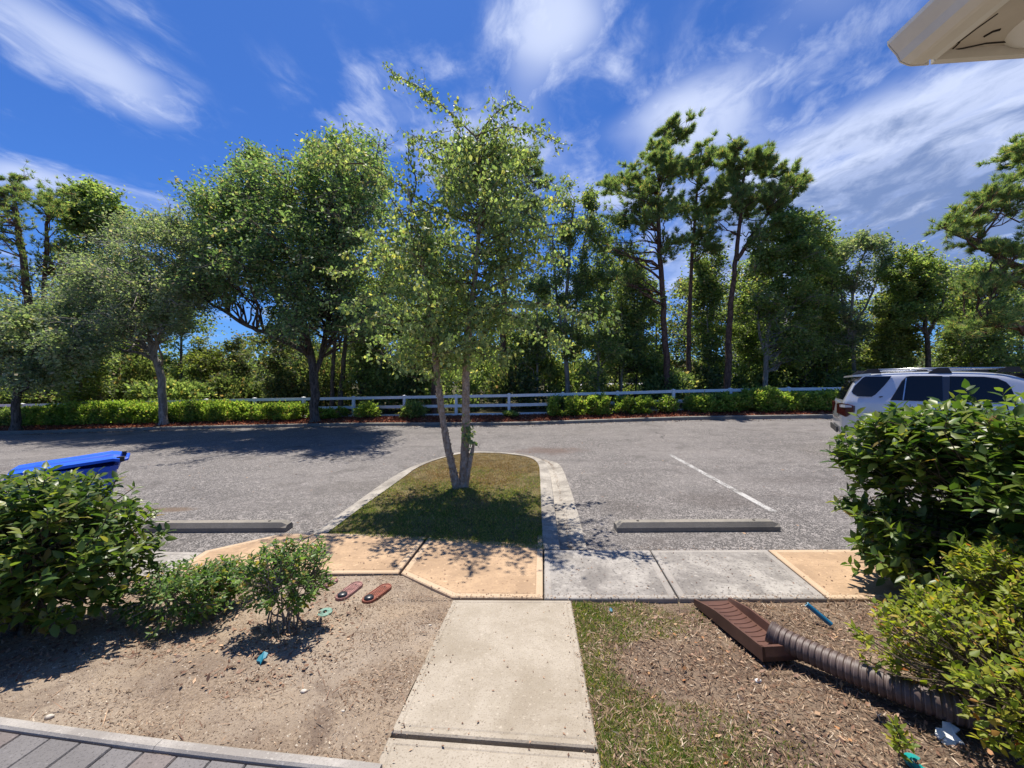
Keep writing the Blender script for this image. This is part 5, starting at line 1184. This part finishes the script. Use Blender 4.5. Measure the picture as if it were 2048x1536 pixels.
# ------------------------------------------------------------------ blue wheeled bin
bz = -.14
bc = np.array((-4.60, 4.03)); ba = R(43)
bnx = np.array((math.cos(ba), math.sin(ba))); bny = np.array((-bnx[1], bnx[0]))
def bw(x, y, z): x, y, z = x*.92, y*.92, z*.92; return (bc[0]+bnx[0]*x+bny[0]*y, bc[1]+bnx[1]*x+bny[1]*y, bz+z)
bn_ = thing('wheeled_bin', (*bc, bz), 'blue wheeled recycling bin standing behind the large left shrub', 'bin')
V = []
rows_ = [(0, .25, .20, .03), (.06, .27, .215, 0), (.55, .315, .26, -.01), (.86, .36, .285, -.015), (.90, .365, .29, -.015), (.905, .385, .31, -.015), (.955, .385, .31, -.015), (.955, .35, .28, -.015)]
for z, hx, hy, ox in rows_:
    for x, y in ((-1, -.75), (-.85, -1), (.85, -1), (1, -.75), (1, .75), (.85, 1), (-.85, 1), (-1, .75)): V.append(bw(ox+x*hx, y*hy, z))
F = [(i*8+j, i*8+(j+1) % 8, (i+1)*8+(j+1) % 8, (i+1)*8+j) for i in range(len(rows_)-1) for j in range(8)]+[list(range(8))[::-1]]
part('body', V, F, 'bin_blue', bn_)
# lid slopes down to the left, hinge on the right
V = []
lr = [(-.43, .955, .31), (-.41, .985, .32), (-.2, 1.01, .325), (.15, 1.04, .325), (.33, 1.055, .32), (.385, 1.04, .31)]
for x, z, hy in lr:
    for y, dz in ((-1, -.03), (-.98, .0), (-.55, .012), (-.5, .028), (.5, .028), (.55, .012), (.98, 0), (1, -.03)): V.append(bw(x, y*hy, z+dz-.012))
F = [(i*8+j, (i+1)*8+j, (i+1)*8+j+1, i*8+j+1) for i in range(len(lr)-1) for j in range(7)]+[list(range(8)), [(len(lr)-1)*8+j for j in range(8)][::-1]]+[(0, 8*5, 8*5+7, 7)]
lid = part('lid', V, [f for f in F if f != (0, 40, 47, 7)]+[(i*8+7, (i+1)*8+7, (i+1)*8, i*8) for i in range(len(lr)-1)], 'bin_lid_blue', bn_)
for y in (-.15, .15):
    b2 = B(); b2.tube([bw(-.32, y, 1.0), bw(.0, y, 1.032), bw(.31, y, 1.066)], .012, 6); b2.out('lid_rib', 'bin_lid_blue', lid)
b2 = B(); b2.tube([bw(.38, -.22, .99), bw(.44, -.22, 1.01), bw(.44, .22, 1.01), bw(.38, .22, .99)], .016, 8); b2.out('handle', 'bin_blue', bn_, smooth=True)
for y in (-.24, .24):
    b2 = B(); b2.box(bw(.39, y, 1.02), (.06, .05, .05), ba); b2.out('hinge', 'black_plastic', lid)
for y in (-.30, .27):
    b2 = B(); b2.disc(bw(.27, y, .13), .13, 20, (-bny[0], -bny[1], 0), .05); b2.out('wheel', 'tyre', bn_)
# white round recycling mark on the side facing the camera
def sidept(x, z, o_=.004):
    hy = np.interp(z, [.06, .55, .86, .9], [.215, .26, .285, .29]); return bw(x, -hy-o_, z)
mk = B(); cxm, czm = .17, .77
for r0, r1 in ((.082, .092),):
    V = [sidept(cxm+math.cos(a_)*r_, czm+math.sin(a_)*r_) for a_ in np.linspace(0, 2*math.pi, 33)[:-1] for r_ in (r0, r1)]
    mk.add(V, [(2*i, 2*i+1, (2*i+3) % 64, (2*i+2) % 64) for i in range(32)])
for q in range(3):
    a0 = math.pi/2+q*2*math.pi/3
    for b0, b1, rr in ((-.75, .25, .014),):
        pts = [(math.cos(a0+t)*.05, math.sin(a0+t)*.05) for t in np.linspace(b0, b1, 6)]
        V = []
        for (x, y) in pts: l_ = math.hypot(x, y); V += [sidept(cxm+x*(1-.2), czm+y*(1-.2)), sidept(cxm+x*1.2, czm+y*1.2)]
        mk.add(V, [(2*i, 2*i+1, 2*i+3, 2*i+2) for i in range(5)])
        e = a0+b1; mk.add([sidept(cxm+math.cos(e)*.028, czm+math.sin(e)*.028), sidept(cxm+math.cos(e)*.072, czm+math.sin(e)*.072), sidept(cxm+math.cos(e+.6)*.05, czm+math.sin(e+.6)*.05)], [(0, 1, 2)])
mk.out('recycling_mark', 'white_print', bn_)

# ------------------------------------------------------------------ splash block, drain pipe, blue pipe
sa = np.array(atf(1424, 1206, zbed)); sb = np.array(atf(1563, 1320, zbed)); sa[2] += .0; sb[2] += .005
ax = (sb-sa); SL = np.linalg.norm(ax); ax /= SL; rx_ = np.cross(ax, (0, 0, 1)); rx_ /= np.linalg.norm(rx_); upv = np.cross(rx_, ax)
if upv[2] < 0: upv = -upv
def sp_(t, w_, h): return sa+ax*SL*t+rx_*w_+upv*h
wda = abs((atf(1392, 1206, zbed)[0]-atf(1455, 1200, zbed)[0]))/2; 
sbk = thing('splash_block', tuple(sa), 'brown plastic ribbed splash block lying from the sidewalk under the end of the corrugated pipe', 'splash block')
V = []; ts = np.linspace(0, 1, 9)
prof_s = lambda hw, hh: [(-hw, -.01), (-hw, hh), (-hw+.014, hh), (-hw+.02, .014), (hw-.02, .014), (hw-.014, hh), (hw, hh), (hw, -.01)]
for t in ts:
    hw = wda*(1-.22*t)+.01; hh = .035+.035*min(1, t*3)
    for w_, h in prof_s(hw, hh): V.append(sp_(t, w_, h))
F = [(i*8+j, (i+1)*8+j, (i+1)*8+(j+1) % 8, i*8+(j+1) % 8) for i in range(8) for j in range(8)]+[list(range(8))[::-1], [64+j for j in range(8)]]
part('tray', V, F, 'brown_plastic', sbk)
V = [sp_(t, w_, h) for t in (.97, 1.0) for w_, h in ((-wda*.78-.01, -.01), (-wda*.78-.01, .07), (wda*.78+.01, .07), (wda*.78+.01, -.01))]
part('end_wall', V, [(0, 1, 2, 3), (7, 6, 5, 4), (0, 4, 5, 1), (1, 5, 6, 2), (2, 6, 7, 3), (3, 7, 4, 0)], 'brown_plastic', sbk)
for q in range(10):
    t0 = .05+q*.075; hw = wda*(1-.22*t0)-.012
    P = [sp_(t0+.05*(1-(w_)**2), w_*hw, .014) for w_ in np.linspace(-.9, .9, 9)]
    V, F = tube(P, .0055, 5); part('ridge', V, F, 'brown_plastic', sbk, smooth=True)
cp = [(1538, 1262, .10), (1560, 1275, .085), (1610, 1300, .072), (1700, 1340, .068), (1790, 1375, .068), (1870, 1405, .068), (1990, 1440, .068)]
P = []
for x, y, dz in cp: P.append(np.array(atf(x, y, zbed, dz)))
P.append(P[-1]+np.array((.35, -.18, .03)))
P = resample(np.array(smoothc([tuple(p) for p in P], 2)), 800)
LN = np.r_[0, np.cumsum(np.linalg.norm(np.diff(P, axis=0), axis=1))]; pitch = .030
cpt = thing('drain_pipe', tuple(P[0]), 'brown corrugated drain pipe running from the azalea onto the splash block', 'pipe')
rr = .062-.006*(np.mod(LN/pitch, 1) < .34)
rr[LN < .05] = .061; rr[LN < .012] = .063
V, F = tube(P, list(rr), 24, cap=False); mi = (np.repeat((np.mod(LN[:-1]/pitch, 1) > .34) & (np.mod(LN[:-1]/pitch, 1) < .44), 24)).astype(int)
o = part('hose', V, F, ['brown_pipe', 'pipe_ridge'], cpt, smooth=True, midx=mi)
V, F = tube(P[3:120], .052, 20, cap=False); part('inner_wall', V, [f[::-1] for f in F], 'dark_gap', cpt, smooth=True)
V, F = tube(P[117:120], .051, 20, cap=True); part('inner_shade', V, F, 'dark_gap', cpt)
p0 = np.array(atf(1662, 1243, zbed)); tip = np.array(atz(1613, 1208, zbed(p0[0], p0[1])+.075)); p0[2] -= .02
bpz = thing('pvc_pipe', tuple(p0), 'short blue plastic pipe stub sticking out of the soil right of the splash block', 'pipe')
V, F = tube([p0, tip], .0165, 16, cap=False); part('tube', V, F, 'blue_pvc', bpz, smooth=True)
dd = (tip-p0)/np.linalg.norm(tip-p0); V1, F1 = tube([tip, tip+dd*.001], [.0168, .012], 16, cap=False); part('rim', V1, F1, 'blue_pvc_rim', bpz)
V, F = tube([tip, tip-dd*.06], .0118, 16, cap=True); part('bore', V[0:], [f for f in F if len(f) == 4]+[F[-1]], 'dark_gap', bpz)

# ------------------------------------------------------------------ oval utility covers and scraps in the left bed
def zb(x, y): return zbed(x, y)-.013+bump_(x, y)*(1 if y < 2.8 else .3)
def oval_cover(pa_, pb_, hw, m1, label, lid_=True):
    a = np.array(atf(*pa_, zb, .012)); b_ = np.array(atf(*pb_, zb, .012)); ax = b_-a; L = np.linalg.norm(ax); ax /= L; s_ = np.array((ax[1], -ax[0], 0))
    t = thing('utility_cover', tuple((a+b_)/2), label, 'utility cover', 'oval utility covers set in the left bed')
    def ring(k, z):
        P = []
        for an in np.linspace(-math.pi/2, math.pi/2, 10): P.append(b_+ax*math.cos(an)*hw*k+s_*math.sin(an)*hw*k*-1+np.array((0, 0, z)))
        for an in np.linspace(math.pi/2, 3*math.pi/2, 10): P.append(a+ax*math.cos(an)*hw*k+s_*math.sin(an)*hw*k*-1+np.array((0, 0, z)))
        return P
    R_ = [ring(1, -.03), ring(1, .004), ring(.96, .009), ring(.84, .009), ring(.80, .004), ring(.72, .004), ring(.70, .007), ring(.5, .007)]
    V = sum(R_, []); n = 20
    F = [(i*n+j, i*n+(j+1) % n, (i+1)*n+(j+1) % n, (i+1)*n+j) for i in range(len(R_)-1) for j in range(n)]+[[(len(R_)-1)*n+j for j in range(n)]]
    part('plate', V, F, m1, t)
    for k in (-.42, -.14, .14, .42):
        V, F = tube([a+ax*hw*.9+s_*hw*k+(0, 0, .009), b_+s_*hw*k+(0, 0, .009)], .0025, 5); part('rib', V, F, m1, t)
    if lid_:
        b2 = B(); V = []; 
        for r_, z in ((.70, .008), (.68, .017), (.5, .024), (.2, .027)):
            for an in np.linspace(0, 2*math.pi, 21)[:-1]: V.append(a+np.array((math.cos(an)*hw*r_, math.sin(an)*hw*r_, z)))
        b2.add(V, [(i*20+j, i*20+(j+1) % 20, (i+1)*20+(j+1) % 20, (i+1)*20+j) for i in range(3) for j in range(20)]+[[60+j for j in range(20)]]); b2.out('meter_cap', 'meter_black', t, smooth=True)
    b3 = B(); b3.disc(b_+(0, 0, .006), .006, 8, h=.004); b3.out('bolt', 'dark_gap', t)
oval_cover((685, 1192), (712, 1171), .052, 'meter_faded', 'faded pinkish oval utility cover with a black cap, left of the redder one')
oval_cover((738, 1198), (770, 1175), .052, 'meter_red', 'brick-red oval utility cover with a black cap, nearest the orange slab')
oval_cover((652, 1170), (667, 1162), .035, 'meter_faded', 'small half-hidden reddish cover behind the twiggy shrub', False)
def ring_scrap(px, py, r, label, m_, frac=1.0, name='valve_ring'):
    c = np.array(atf(px, py, zb, .004)); V = []; n = int(28*frac)
    for an in np.linspace(.4, .4+2*math.pi*frac, n+1):
        for r_, z in ((.25*r, 0), (.28*r, .012), (.55*r, .006), (.95*r, .009), (r, 0)): V.append(c+np.array((math.cos(an)*r_, math.sin(an)*r_, z+.004*math.sin(an))))
    F = [(i*5+j, (i+1)*5+j, (i+1)*5+j+1, i*5+j+1) for i in range(n) for j in range(4)]
    o = part(name, V, F, m_, loc=tuple(c)); tag(o, label, 'plastic cap'); return o
ring_scrap(650, 1226, .050, 'faded green round plastic cap with a hole at the edge of the small shrub shadow', 'faded_green')
ring_scrap(600, 1214, .034, 'small broken piece of faded green plastic under the twiggy shrub', 'faded_green', .5, 'broken_cap')
ring_scrap(1832, 1528, .038, 'bright teal round plastic cap at the bottom right under the azalea', 'teal', .8)
def scrap(name, px, py, pts, m_, label, cat, h=.01, tilt=(.4, .2), zf=zb):
    c = np.array(atf(px, py, zf, .006)); n = len(pts); V = []
    for z in (0, h*.35):
        for i, (x, y) in enumerate(pts): V.append(c+np.array((x, y, z+x*tilt[0]+y*tilt[1]+.004*math.sin(i*2.1)+.012)))
    o = part(name, V, [list(range(n))[::-1], list(range(n, 2*n))]+[(i, (i+1) % n, n+(i+1) % n, n+i) for i in range(n)], m_, loc=tuple(c)); tag(o, label, cat)
zr_ = lambda x, y: zbed(x, y)-.028+bump_(x, y)
scrap('plastic_scrap', 523, 1322, [(-.022, .012), (-.005, .030), (.024, .022), (.026, -.004), (.016, -.012), (.014, -.034), (.006, -.02), (-.02, -.014)], 'teal_scrap', 'torn blue-green plastic scrap lying alone on the sandy left bed', 'litter', .02, (.2, .45))
scrap('plastic_scrap', 1221, 1224, [(-.012, .0), (0, .014), (.014, .006), (.010, -.014), (-.004, -.010)], 'teal_scrap', 'tiny blue plastic scrap near the sidewalk just right of the path', 'litter', .01, (.3, .5), zr_)
scrap('paper_scrap', 1900, 1478, [(-.05, -.03), (-.055, .01), (-.03, .03), (-.01, .022), (.01, .04), (.04, .035), (.055, .01), (.02, .0), (.03, -.03), (.0, -.02), (-.012, -.045)], 'white_scrap', 'white crumpled paper scrap under the azalea', 'litter', .02, (.2, .5), zr_)
def stone(px, py, r, label, zf=zb, m_='pale_stone'):
    c = np.array(atf(px, py, zf, r*.3)); b2 = B(); n = 7; V = [(c[0], c[1], c[2]+r*.6)]
    for lv, (rr_, z) in enumerate(((.6, .42), (1, .05), (.8, -.4))):
        for j in range(n): a_ = j*6.283/n+lv*.4; q = r*rr_*(.8+.4*rng.random()); V.append((c[0]+math.cos(a_)*q*1.2, c[1]+math.sin(a_)*q*.8, c[2]+r*z))
    F = [(0, 1+j, 1+(j+1) % n) for j in range(n)]+[(1+l_*n+j, 1+(l_+1)*n+j, 1+(l_+1)*n+(j+1) % n, 1+l_*n+(j+1) % n) for l_ in range(2) for j in range(n)]
    o = part('stone', V, F, m_, loc=tuple(c), smooth=True); tag(o, label, 'stone')
stone(98, 1434, .018, 'whitish stone lying against the patio edging at the left')
stone(608, 1382, .016, 'pale tan stone in the middle of the left bed')
stone(1517, 1362, .018, 'white stone below the splash block in the right bed', zr_, 'white_scrap')
stone(860, 1250, .010, 'small pale stone next to the upper left edge of the path')
stone(686, 1422, .008, 'small white pebble in the left bed between path and patio edging')

# ------------------------------------------------------------------ roof corner over the camera
EV = thing('roof_eave', (1.6, 1.4, 2.85), 'underside of a beige roof corner with gutter in the upper right of the photo', 'roof')
zg = 2.80; zt = 2.90
A = atz(1839, 117, 0); 
def atv(px, py, z): d = (CZ-z)*FP/(py-768); return np.array(((px-1024)/FP*d, d, z))
i1 = atv(1825, 130, zg); i0 = atv(1979, 0, zg); r1_ = atv(2048, 115, zg); o1_ = atv(1783, 105, zt); o0 = atv(1935, 0, zt)
dy = (i0-i1)/np.linalg.norm(i0-i1); dx = (r1_-i1)/np.linalg.norm(r1_-i1)
Lg = 2.4
outv = (o1_-i1); 
# ogee gutter profile between inner bottom edge and outer lip
prg = [(0.04, 0), (.0, 0), (-.012, .003), (-.04, .018), (-.052, .045), (-.072, .07), (-.082, .085), (-.083, .10), (-.077, .10), (-.066, .07), (-.03, .02), (.03, .012)]
e1_ = np.array((outv[0], outv[1], 0)); e1_ = -dx
V = []
for t in (0, Lg):
    sh = 0
    for w_, h in prg: V.append(i1+dy*t+dx*(w_*1.0)+np.array((0, 0, h)))
k = len(prg); F = [(j, (j+1) % k, k+(j+1) % k, k+j) for j in range(k)]+[list(range(k))[::-1], list(range(k, 2*k))]
g_ = part('gutter', V, F, 'eave_metal', EV)
V = [i1+dx*w_+np.array((0, 0, h))-dy*.003 for w_, h in [(0.06, 0), (.0, 0), (-.012, .003), (-.04, .018), (-.052, .045), (-.072, .07), (-.082, .085), (-.083, .10), (.06, .10)]]
part('gutter_end_cap', V+[v-dy*.004 for v in V], [list(range(9)), list(range(9, 18))[::-1]]+[(i, 9+i, 9+(i+1) % 9, (i+1) % 9) for i in range(9)], 'eave_metal', EV)
b2 = B()
def slabp(P, th, up=(0, 0, 1)):
    n = len(P); V = [tuple(p) for p in P]+[tuple(np.array(p)+np.array(up)*th) for p in P]
    return V, [list(range(n))[::-1], list(range(n, 2*n))]+[(i, (i+1) % n, n+(i+1) % n, n+i) for i in range(n)]
ins = i1+dx*.03
V, F = slabp([i1+dx*.055+dy*0, i1+dx*3.2, i1+dx*3.2+dy*Lg, i1+dx*.055+dy*Lg], .012, (0, 0, 1)); V = [(x, y, z+.035) for x, y, z in V]; part('soffit', V, F, 'eave_soffit', EV)
V, F = slabp([i1+dx*.066-dy*.004, i1+dx*3.2-dy*.004, i1+dx*3.2+dy*.018, i1+dx*.066+dy*.018], .13); part('fascia', V, F, 'eave_metal', EV)
V, F = slabp([i1+dx*.04+dy*.02, i1+dx*.065+dy*.02, i1+dx*.065+dy*Lg, i1+dx*.04+dy*Lg], .05); V = [(x, y, z+.001) for x, y, z in V]; part('trim_strip', V, F, 'globe_paint', EV)
V = [i1-dx*.06+(0, 0, .108), i1+dx*3.2+(0, 0, .108), i1+dx*3.2+dy*Lg+(0, 0, 1.0), i1-dx*.06+dy*Lg+(0, 0, .9)]
V2, F2 = slabp([i1-dx*.04+np.array((0, 0, .112)), i1+dx*3.2+np.array((0, 0, .14)), i1+dx*3.2+dy*Lg+np.array((0, 0, 1.2)), i1-dx*.04+dy*Lg+np.array((0, 0, .115))], .02); part('shingle_roof', V2, F2, 'shingle', EV)
# folds of the soffit panels
zs_ = zg+.034
def sf(cx_, cy_): px, py = 1700+cx_/5.885, cy_/5.885; return atv(px, py, zs_)
for L_, r_ in (([(1010, 612), (1290, 490), (1500, 330), (1740, 160)], .0022), ([(1575, 430), (1680, 370), (1770, 345)], .004), ([(1210, 590), (1320, 570), (1600, 510), (1890, 488)], .003), ([(1210, 575), (1250, 540), (1290, 500)], .0025)):
    V, F = tube([sf(*p) for p in L_], r_, 5); part('panel_seam', V, F, 'dark_gap', EV)
# round fitting beside the corner
gc = atd(2118, -22, 1.30); gb = B(); n = 24; V = []
for lv in range(13):
    th = math.pi*lv/24; 
    for j in range(n): V.append((gc[0]+math.sin(th)*.155*math.cos(j*6.2832/n), gc[1]+math.sin(th)*.155*math.sin(j*6.2832/n), gc[2]-math.cos(th)*.15))
for j in range(n): V.append((gc[0]+.155*math.cos(j*6.2832/n), gc[1]+.155*math.sin(j*6.2832/n), gc[2]+.25))
gb.add(V, [(l_*n+j, (l_+1)*n+j, (l_+1)*n+(j+1) % n, l_*n+(j+1) % n) for l_ in range(13) for j in range(n)])
o = gb.out('round_column', 'globe_paint', smooth=True); tag(o, 'pale grey rounded fitting cut off by the top right corner of the photo', 'fitting')

# ------------------------------------------------------------------ ground cover: pebbles, litter, grass, mulch
def scatter_pts(n, x0, x1, y0, y1, ok, bias=1.0):
    # denser close to the camera
    x = rng.uniform(x0, x1, n*3); y = y0+(y1-y0)*rng.random(n*3)**bias
    k = np.array([ok(a, b_) for a, b_ in zip(x, y)]); return x[k][:n], y[k][:n]
s1, s2_ = S(801, 1147), S(905, 1195)
def left_ok(x, y):
    if x > np.polyval(pathL, y)-.005: return False
    ye = np.interp(x, Ea[:, 0], Ea[:, 1])
    if y < ye+.03: return False
    if x < s1[0]: return y < s1[1]
    return y < s1[1]+(x-s1[0])/(s2_[0]-s1[0])*(s2_[1]-s1[1])-.005
def right_ok(x, y): return x > np.polyval(pathR, y)+.004 and y < 2.90
def pebbles(name, xs, ys, zf, r, m_, flat=.6, **k):
    n = len(xs); r = r*(.5+1.1*rng.random(n)**2); V = np.zeros((n, 5, 3)); a0 = rng.random(n)*6.28
    z = np.array([zf(a, b_) for a, b_ in zip(xs, ys)])
    for j in range(4):
        a_ = a0+j*1.571+rng.normal(size=n)*.25; q = r*(.7+.6*rng.random(n)); V[:, j] = np.stack([xs+np.cos(a_)*q, ys+np.sin(a_)*q, z-.002], 1)
    V[:, 4] = np.stack([xs+rng.normal(size=n)*r*.3, ys+rng.normal(size=n)*r*.3, z+r*flat*(.6+.6*rng.random(n))], 1)
    F = (np.arange(n)[:, None, None]*5+np.array([(0, 1, 4), (1, 2, 4), (2, 3, 4), (3, 0, 4)])[None]).reshape(-1, 3)
    return part(name, V.reshape(-1, 3), F, m_, kind='stuff', **k)
def sticks(name, xs, ys, zf, ln, wd_, m_, lift=.4, hz=.004, **k):
    n = len(xs); z = np.array([zf(a, b_) for a, b_ in zip(xs, ys)])+hz*rng.random(n); D = rng.normal(size=(n, 3)); D[:, 2] = abs(D[:, 2])*lift; D /= np.linalg.norm(D, axis=1)[:, None]
    L = ln*(.4+rng.random(n)); N = np.tile([0, 0, 1.], (n, 1))+rng.normal(size=(n, 3))*.4
    V, F = quads(np.stack([xs, ys, z+.001], 1), L, wd_*(.6+.8*rng.random(n)), D, N); return part(name, V, F, m_, kind='stuff', **k)
x, y = scatter_pts(42000, -4.2, -.2, 1.5, 3.4, left_ok, 1.3); pebbles('gravel', x, y, zb, .0050, 'pebble')
clump = lambda a_, b_: left_ok(a_, b_) and rng.random() < .12+.9*max(0, math.sin(a_*5.3+2*math.sin(b_*4))*math.sin(b_*6.1+1.7*math.sin(a_*3.1)))
x, y = scatter_pts(13000, -4.2, -.2, 1.5, 3.4, clump, 1.2); sticks('ground_litter', x, y, zb, .018, .0045, 'debris', .3)
def near_shrub(x, y): return left_ok(x, y) and min(math.hypot(x+2.3, y-2.65), math.hypot(x+1.5, y-2.5), math.hypot(x+3.1, y-2.5)*.7) < .55*rng.random()**.5+.05
x, y = scatter_pts(1500, -4.0, -1.0, 1.7, 3.3, near_shrub); sticks('leaf_litter', x, y, zb, .034, .016, 'dead_leaf', .25, .01)
x, y = scatter_pts(260, -4.2, -.2, 1.5, 3.4, left_ok, 1.2); sticks('twig_litter', x, y, zb, .09, .004, 'dead_leaf', .12)
# right bed
x, y = scatter_pts(30000, .15, 4.2, .9, 2.92, right_ok, 1.2); sticks('straw_litter', x, y, zr_, .04, .0045, 'debris', .35, .008)
x, y = scatter_pts(16000, .15, 4.2, .9, 2.92, right_ok, 1.2); pebbles('bark_mulch', x, y, zr_, .008, 'debris', .5)
x, y = scatter_pts(1300, .45, 4.0, .9, 2.85, lambda a_, b_: right_ok(a_, b_) and rng.random() < .25+.5*(a_ > .9)); sticks('dead_leaves', x, y, zr_, .034, .015, 'dead_leaf', .3, .012)
x, y = scatter_pts(130, .45, 3.2, .9, 2.5, lambda a_, b_: right_ok(a_, b_) and a_ > .7); sticks('orange_leaves', x, y, zr_, .036, .018, 'orange_leaf', .35, .015)
def blades(name, xs, ys, zf, h, wd_, m_, lean=.45, **k):
    n = len(xs); z = np.array([zf(a, b_) for a, b_ in zip(xs, ys)]); D = rng.normal(size=(n, 3))*lean; D[:, 2] = 1; D /= np.linalg.norm(D, axis=1)[:, None]
    V, F = tris(np.stack([xs, ys, z-.004], 1), h*(.4+.9*rng.random(n)), wd_*(.7+.6*rng.random(n)), D); return part(name, V, F, m_, kind='stuff', **k)
def patch(x, y): return math.sin(x*9+1.3*math.sin(y*7))*math.sin(y*6+2*math.sin(x*5))
def gstrip(a_, b_):
    e = np.polyval(pathR, b_); d_ = a_-e; lim = .30+.16*math.sin(b_*5)+(.12 if b_ < 1.9 else 0)+(.18 if b_ > 2.4 else 0)
    return 0.0 < d_ < lim*1.75 and b_ < 2.9 and rng.random() < (1-d_/(lim*1.8))**1.5*(.60+.40*patch(a_*1.6, b_*1.3)) 
x, y = scatter_pts(75000, .15, 1.6, 1.0, 2.9, gstrip, 1.1)
cl = len(x); x = x+rng.normal(size=cl)*.006
blades('grass_strip', x, y, zr_, .030, .0060, 'grass', .75)
x, y = scatter_pts(900, 1.0, 3.4, 1.2, 2.85, lambda a_, b_: right_ok(a_, b_) and patch(a_*1.3, b_*1.4) > .45); blades('dry_tuft', x, y, zr_, .05, .004, 'dry_grass', 1.1)
# island lawn
n = 150000; xs = rng.uniform(POLY[:, 0].min(), POLY[:, 0].max(), n); ys = POLY[:, 1].min()+(POLY[:, 1].max()-POLY[:, 1].min())*rng.random(n)**1.4
gx = np.linspace(POLY[:, 0].min()-.05, POLY[:, 0].max()+.05, 46); gy = np.linspace(POLY[:, 1].min()-.05, POLY[:, 1].max()+.05, 60)
INS = np.array([[inpoly(a_, b_) for a_ in gx] for b_ in gy]); HT = np.array([[zisl(a_, b_) if INS[j, i] else ZIf(a_, b_)-.01 for i, a_ in enumerate(gx)] for j, b_ in enumerate(gy)])
ii = np.clip(((xs-gx[0])/(gx[1]-gx[0])).astype(int), 0, 44); jj = np.clip(((ys-gy[0])/(gy[1]-gy[0])).astype(int), 0, 58)
ok = np.array([inpoly(a_, b_) for a_, b_ in zip(xs, ys)]); fx = (xs-gx[ii])/(gx[1]-gx[0]); fy = (ys-gy[jj])/(gy[1]-gy[0])
zz_ = HT[jj, ii]*(1-fx)*(1-fy)+HT[jj, ii+1]*fx*(1-fy)+HT[jj+1, ii]*(1-fx)*fy+HT[jj+1, ii+1]*fx*fy
green = (np.sin(xs*4.1+ys*2)*np.sin(ys*3.3-xs*2)*.35+(5.6-ys)*.38+rng.normal(size=n)*.28) > 0
for nm, sel, m_, h in (('lawn_grass', ok & green, 'grass', .034), ('dry_lawn_grass', ok & ~green, 'dry_grass', .026)):
    m2 = sel.nonzero()[0]; D = rng.normal(size=(len(m2), 3))*.75; D[:, 2] = .8; D /= np.linalg.norm(D, axis=1)[:, None]
    V, F = tris(np.stack([xs[m2], ys[m2], zz_[m2]-.006], 1), h*(.5+.9*rng.random(len(m2))), .009, D); part(nm, V, F, m_, kind='stuff')
# red mulch chips along the fence
n = 42000; X = rng.uniform(-24, 16, n); t_ = rng.random(n)**.8; P = np.array([mulchpt(a_, b_*.85) for a_, b_ in zip(X, t_)])
D = rng.normal(size=(n, 3)); D[:, 2] = abs(D[:, 2])*.5+.1; D /= np.linalg.norm(D, axis=1)[:, None]; V, F = quads(P, .09*(.5+rng.random(n)), .035, D); part('red_mulch', V, F, 'mulch_chip', kind='stuff')
# leaf crumbs swept along the far kerb
n = 1500; X = rng.uniform(-20, 14, n); P = np.array([(a_, Yc(a_)-.02-abs(rng.normal())*.25, 0) for a_ in X]); P[:, 2] = [zlot(a_, b_)+.006 for a_, b_ in P[:, :2]]
D = rng.normal(size=(n, 3)); D[:, 2] = abs(D[:, 2])*.2; D /= np.linalg.norm(D, axis=1)[:, None]; V, F = quads(P, .05*(.5+rng.random(n)), .025, D); part('kerb_litter', V, F, 'debris', kind='stuff')

# ------------------------------------------------------------------ crumbs, swept soil and leaves on the hard surfaces
def on_slab(n, f, zf, name, m_, ln, wd_):
    P = np.array([f() for _ in range(n)]); P3 = np.array([(x, y, zf(x, y)+.003) for x, y in P]); D = rng.normal(size=(n, 3)); D[:, 2] = abs(D[:, 2])*.12; D /= np.linalg.norm(D, axis=1)[:, None]
    V, F = quads(P3, ln*(.3+rng.random(n)), wd_*(.4+rng.random(n)), D, np.tile([0, 0, 1.], (n, 1))+rng.normal(size=(n, 3))*.2); part(name, V, F, m_, kind='stuff')
def edge_path():
    y = rng.uniform(1.3, 2.9); e = abs(rng.normal())*.035
    return (np.polyval(pathR, y)-e, y) if rng.random() < .55 else (np.polyval(pathL, y)+e, y)
on_slab(380, edge_path, zbed, 'path_crumbs', 'debris', .014, .006)
on_slab(90, lambda: (rng.uniform(-.6, .45), rng.uniform(1.4, 2.9)), zbed, 'path_leaves', 'dead_leaf', .018, .008)
y0_, y1_ = S(1088, 1197)[1], S(1088, 1099)[1]
on_slab(800, lambda: (rng.uniform(-1.2, 3.2), y0_+.0+abs(rng.normal())*.035), zs, 'walk_crumbs', 'debris', .016, .007)
on_slab(260, lambda: (rng.uniform(-2.2, 3.4), rng.uniform(y0_+.1, y1_)), zs, 'walk_leaves', 'dead_leaf', .022, .010)
on_slab(900, lambda: (rng.uniform(.45, 3.2), y1_+.02+abs(rng.normal())*.10), zlot, 'lot_edge_litter', 'debris', .02, .009)
on_slab(420, lambda: (rng.uniform(-9, 9), 4+10.5*rng.random()**.8), zlot, 'lot_leaves', 'dead_leaf', .05, .022)
gl = [tuple((np.array(a_)+np.array(b_))/2) for a_, b_ in zip(GO, GI_)]
def gut_pt():
    i = rng.integers(0, len(gl)-1); t = rng.random(); p = np.array(gl[i])*(1-t)+np.array(gl[i+1])*t; return (p[0]-.05+abs(rng.normal())*.03, p[1])
on_slab(600, gut_pt, lambda x, y: zlot(x, y)+.010, 'gutter_litter', 'debris', .02, .009)
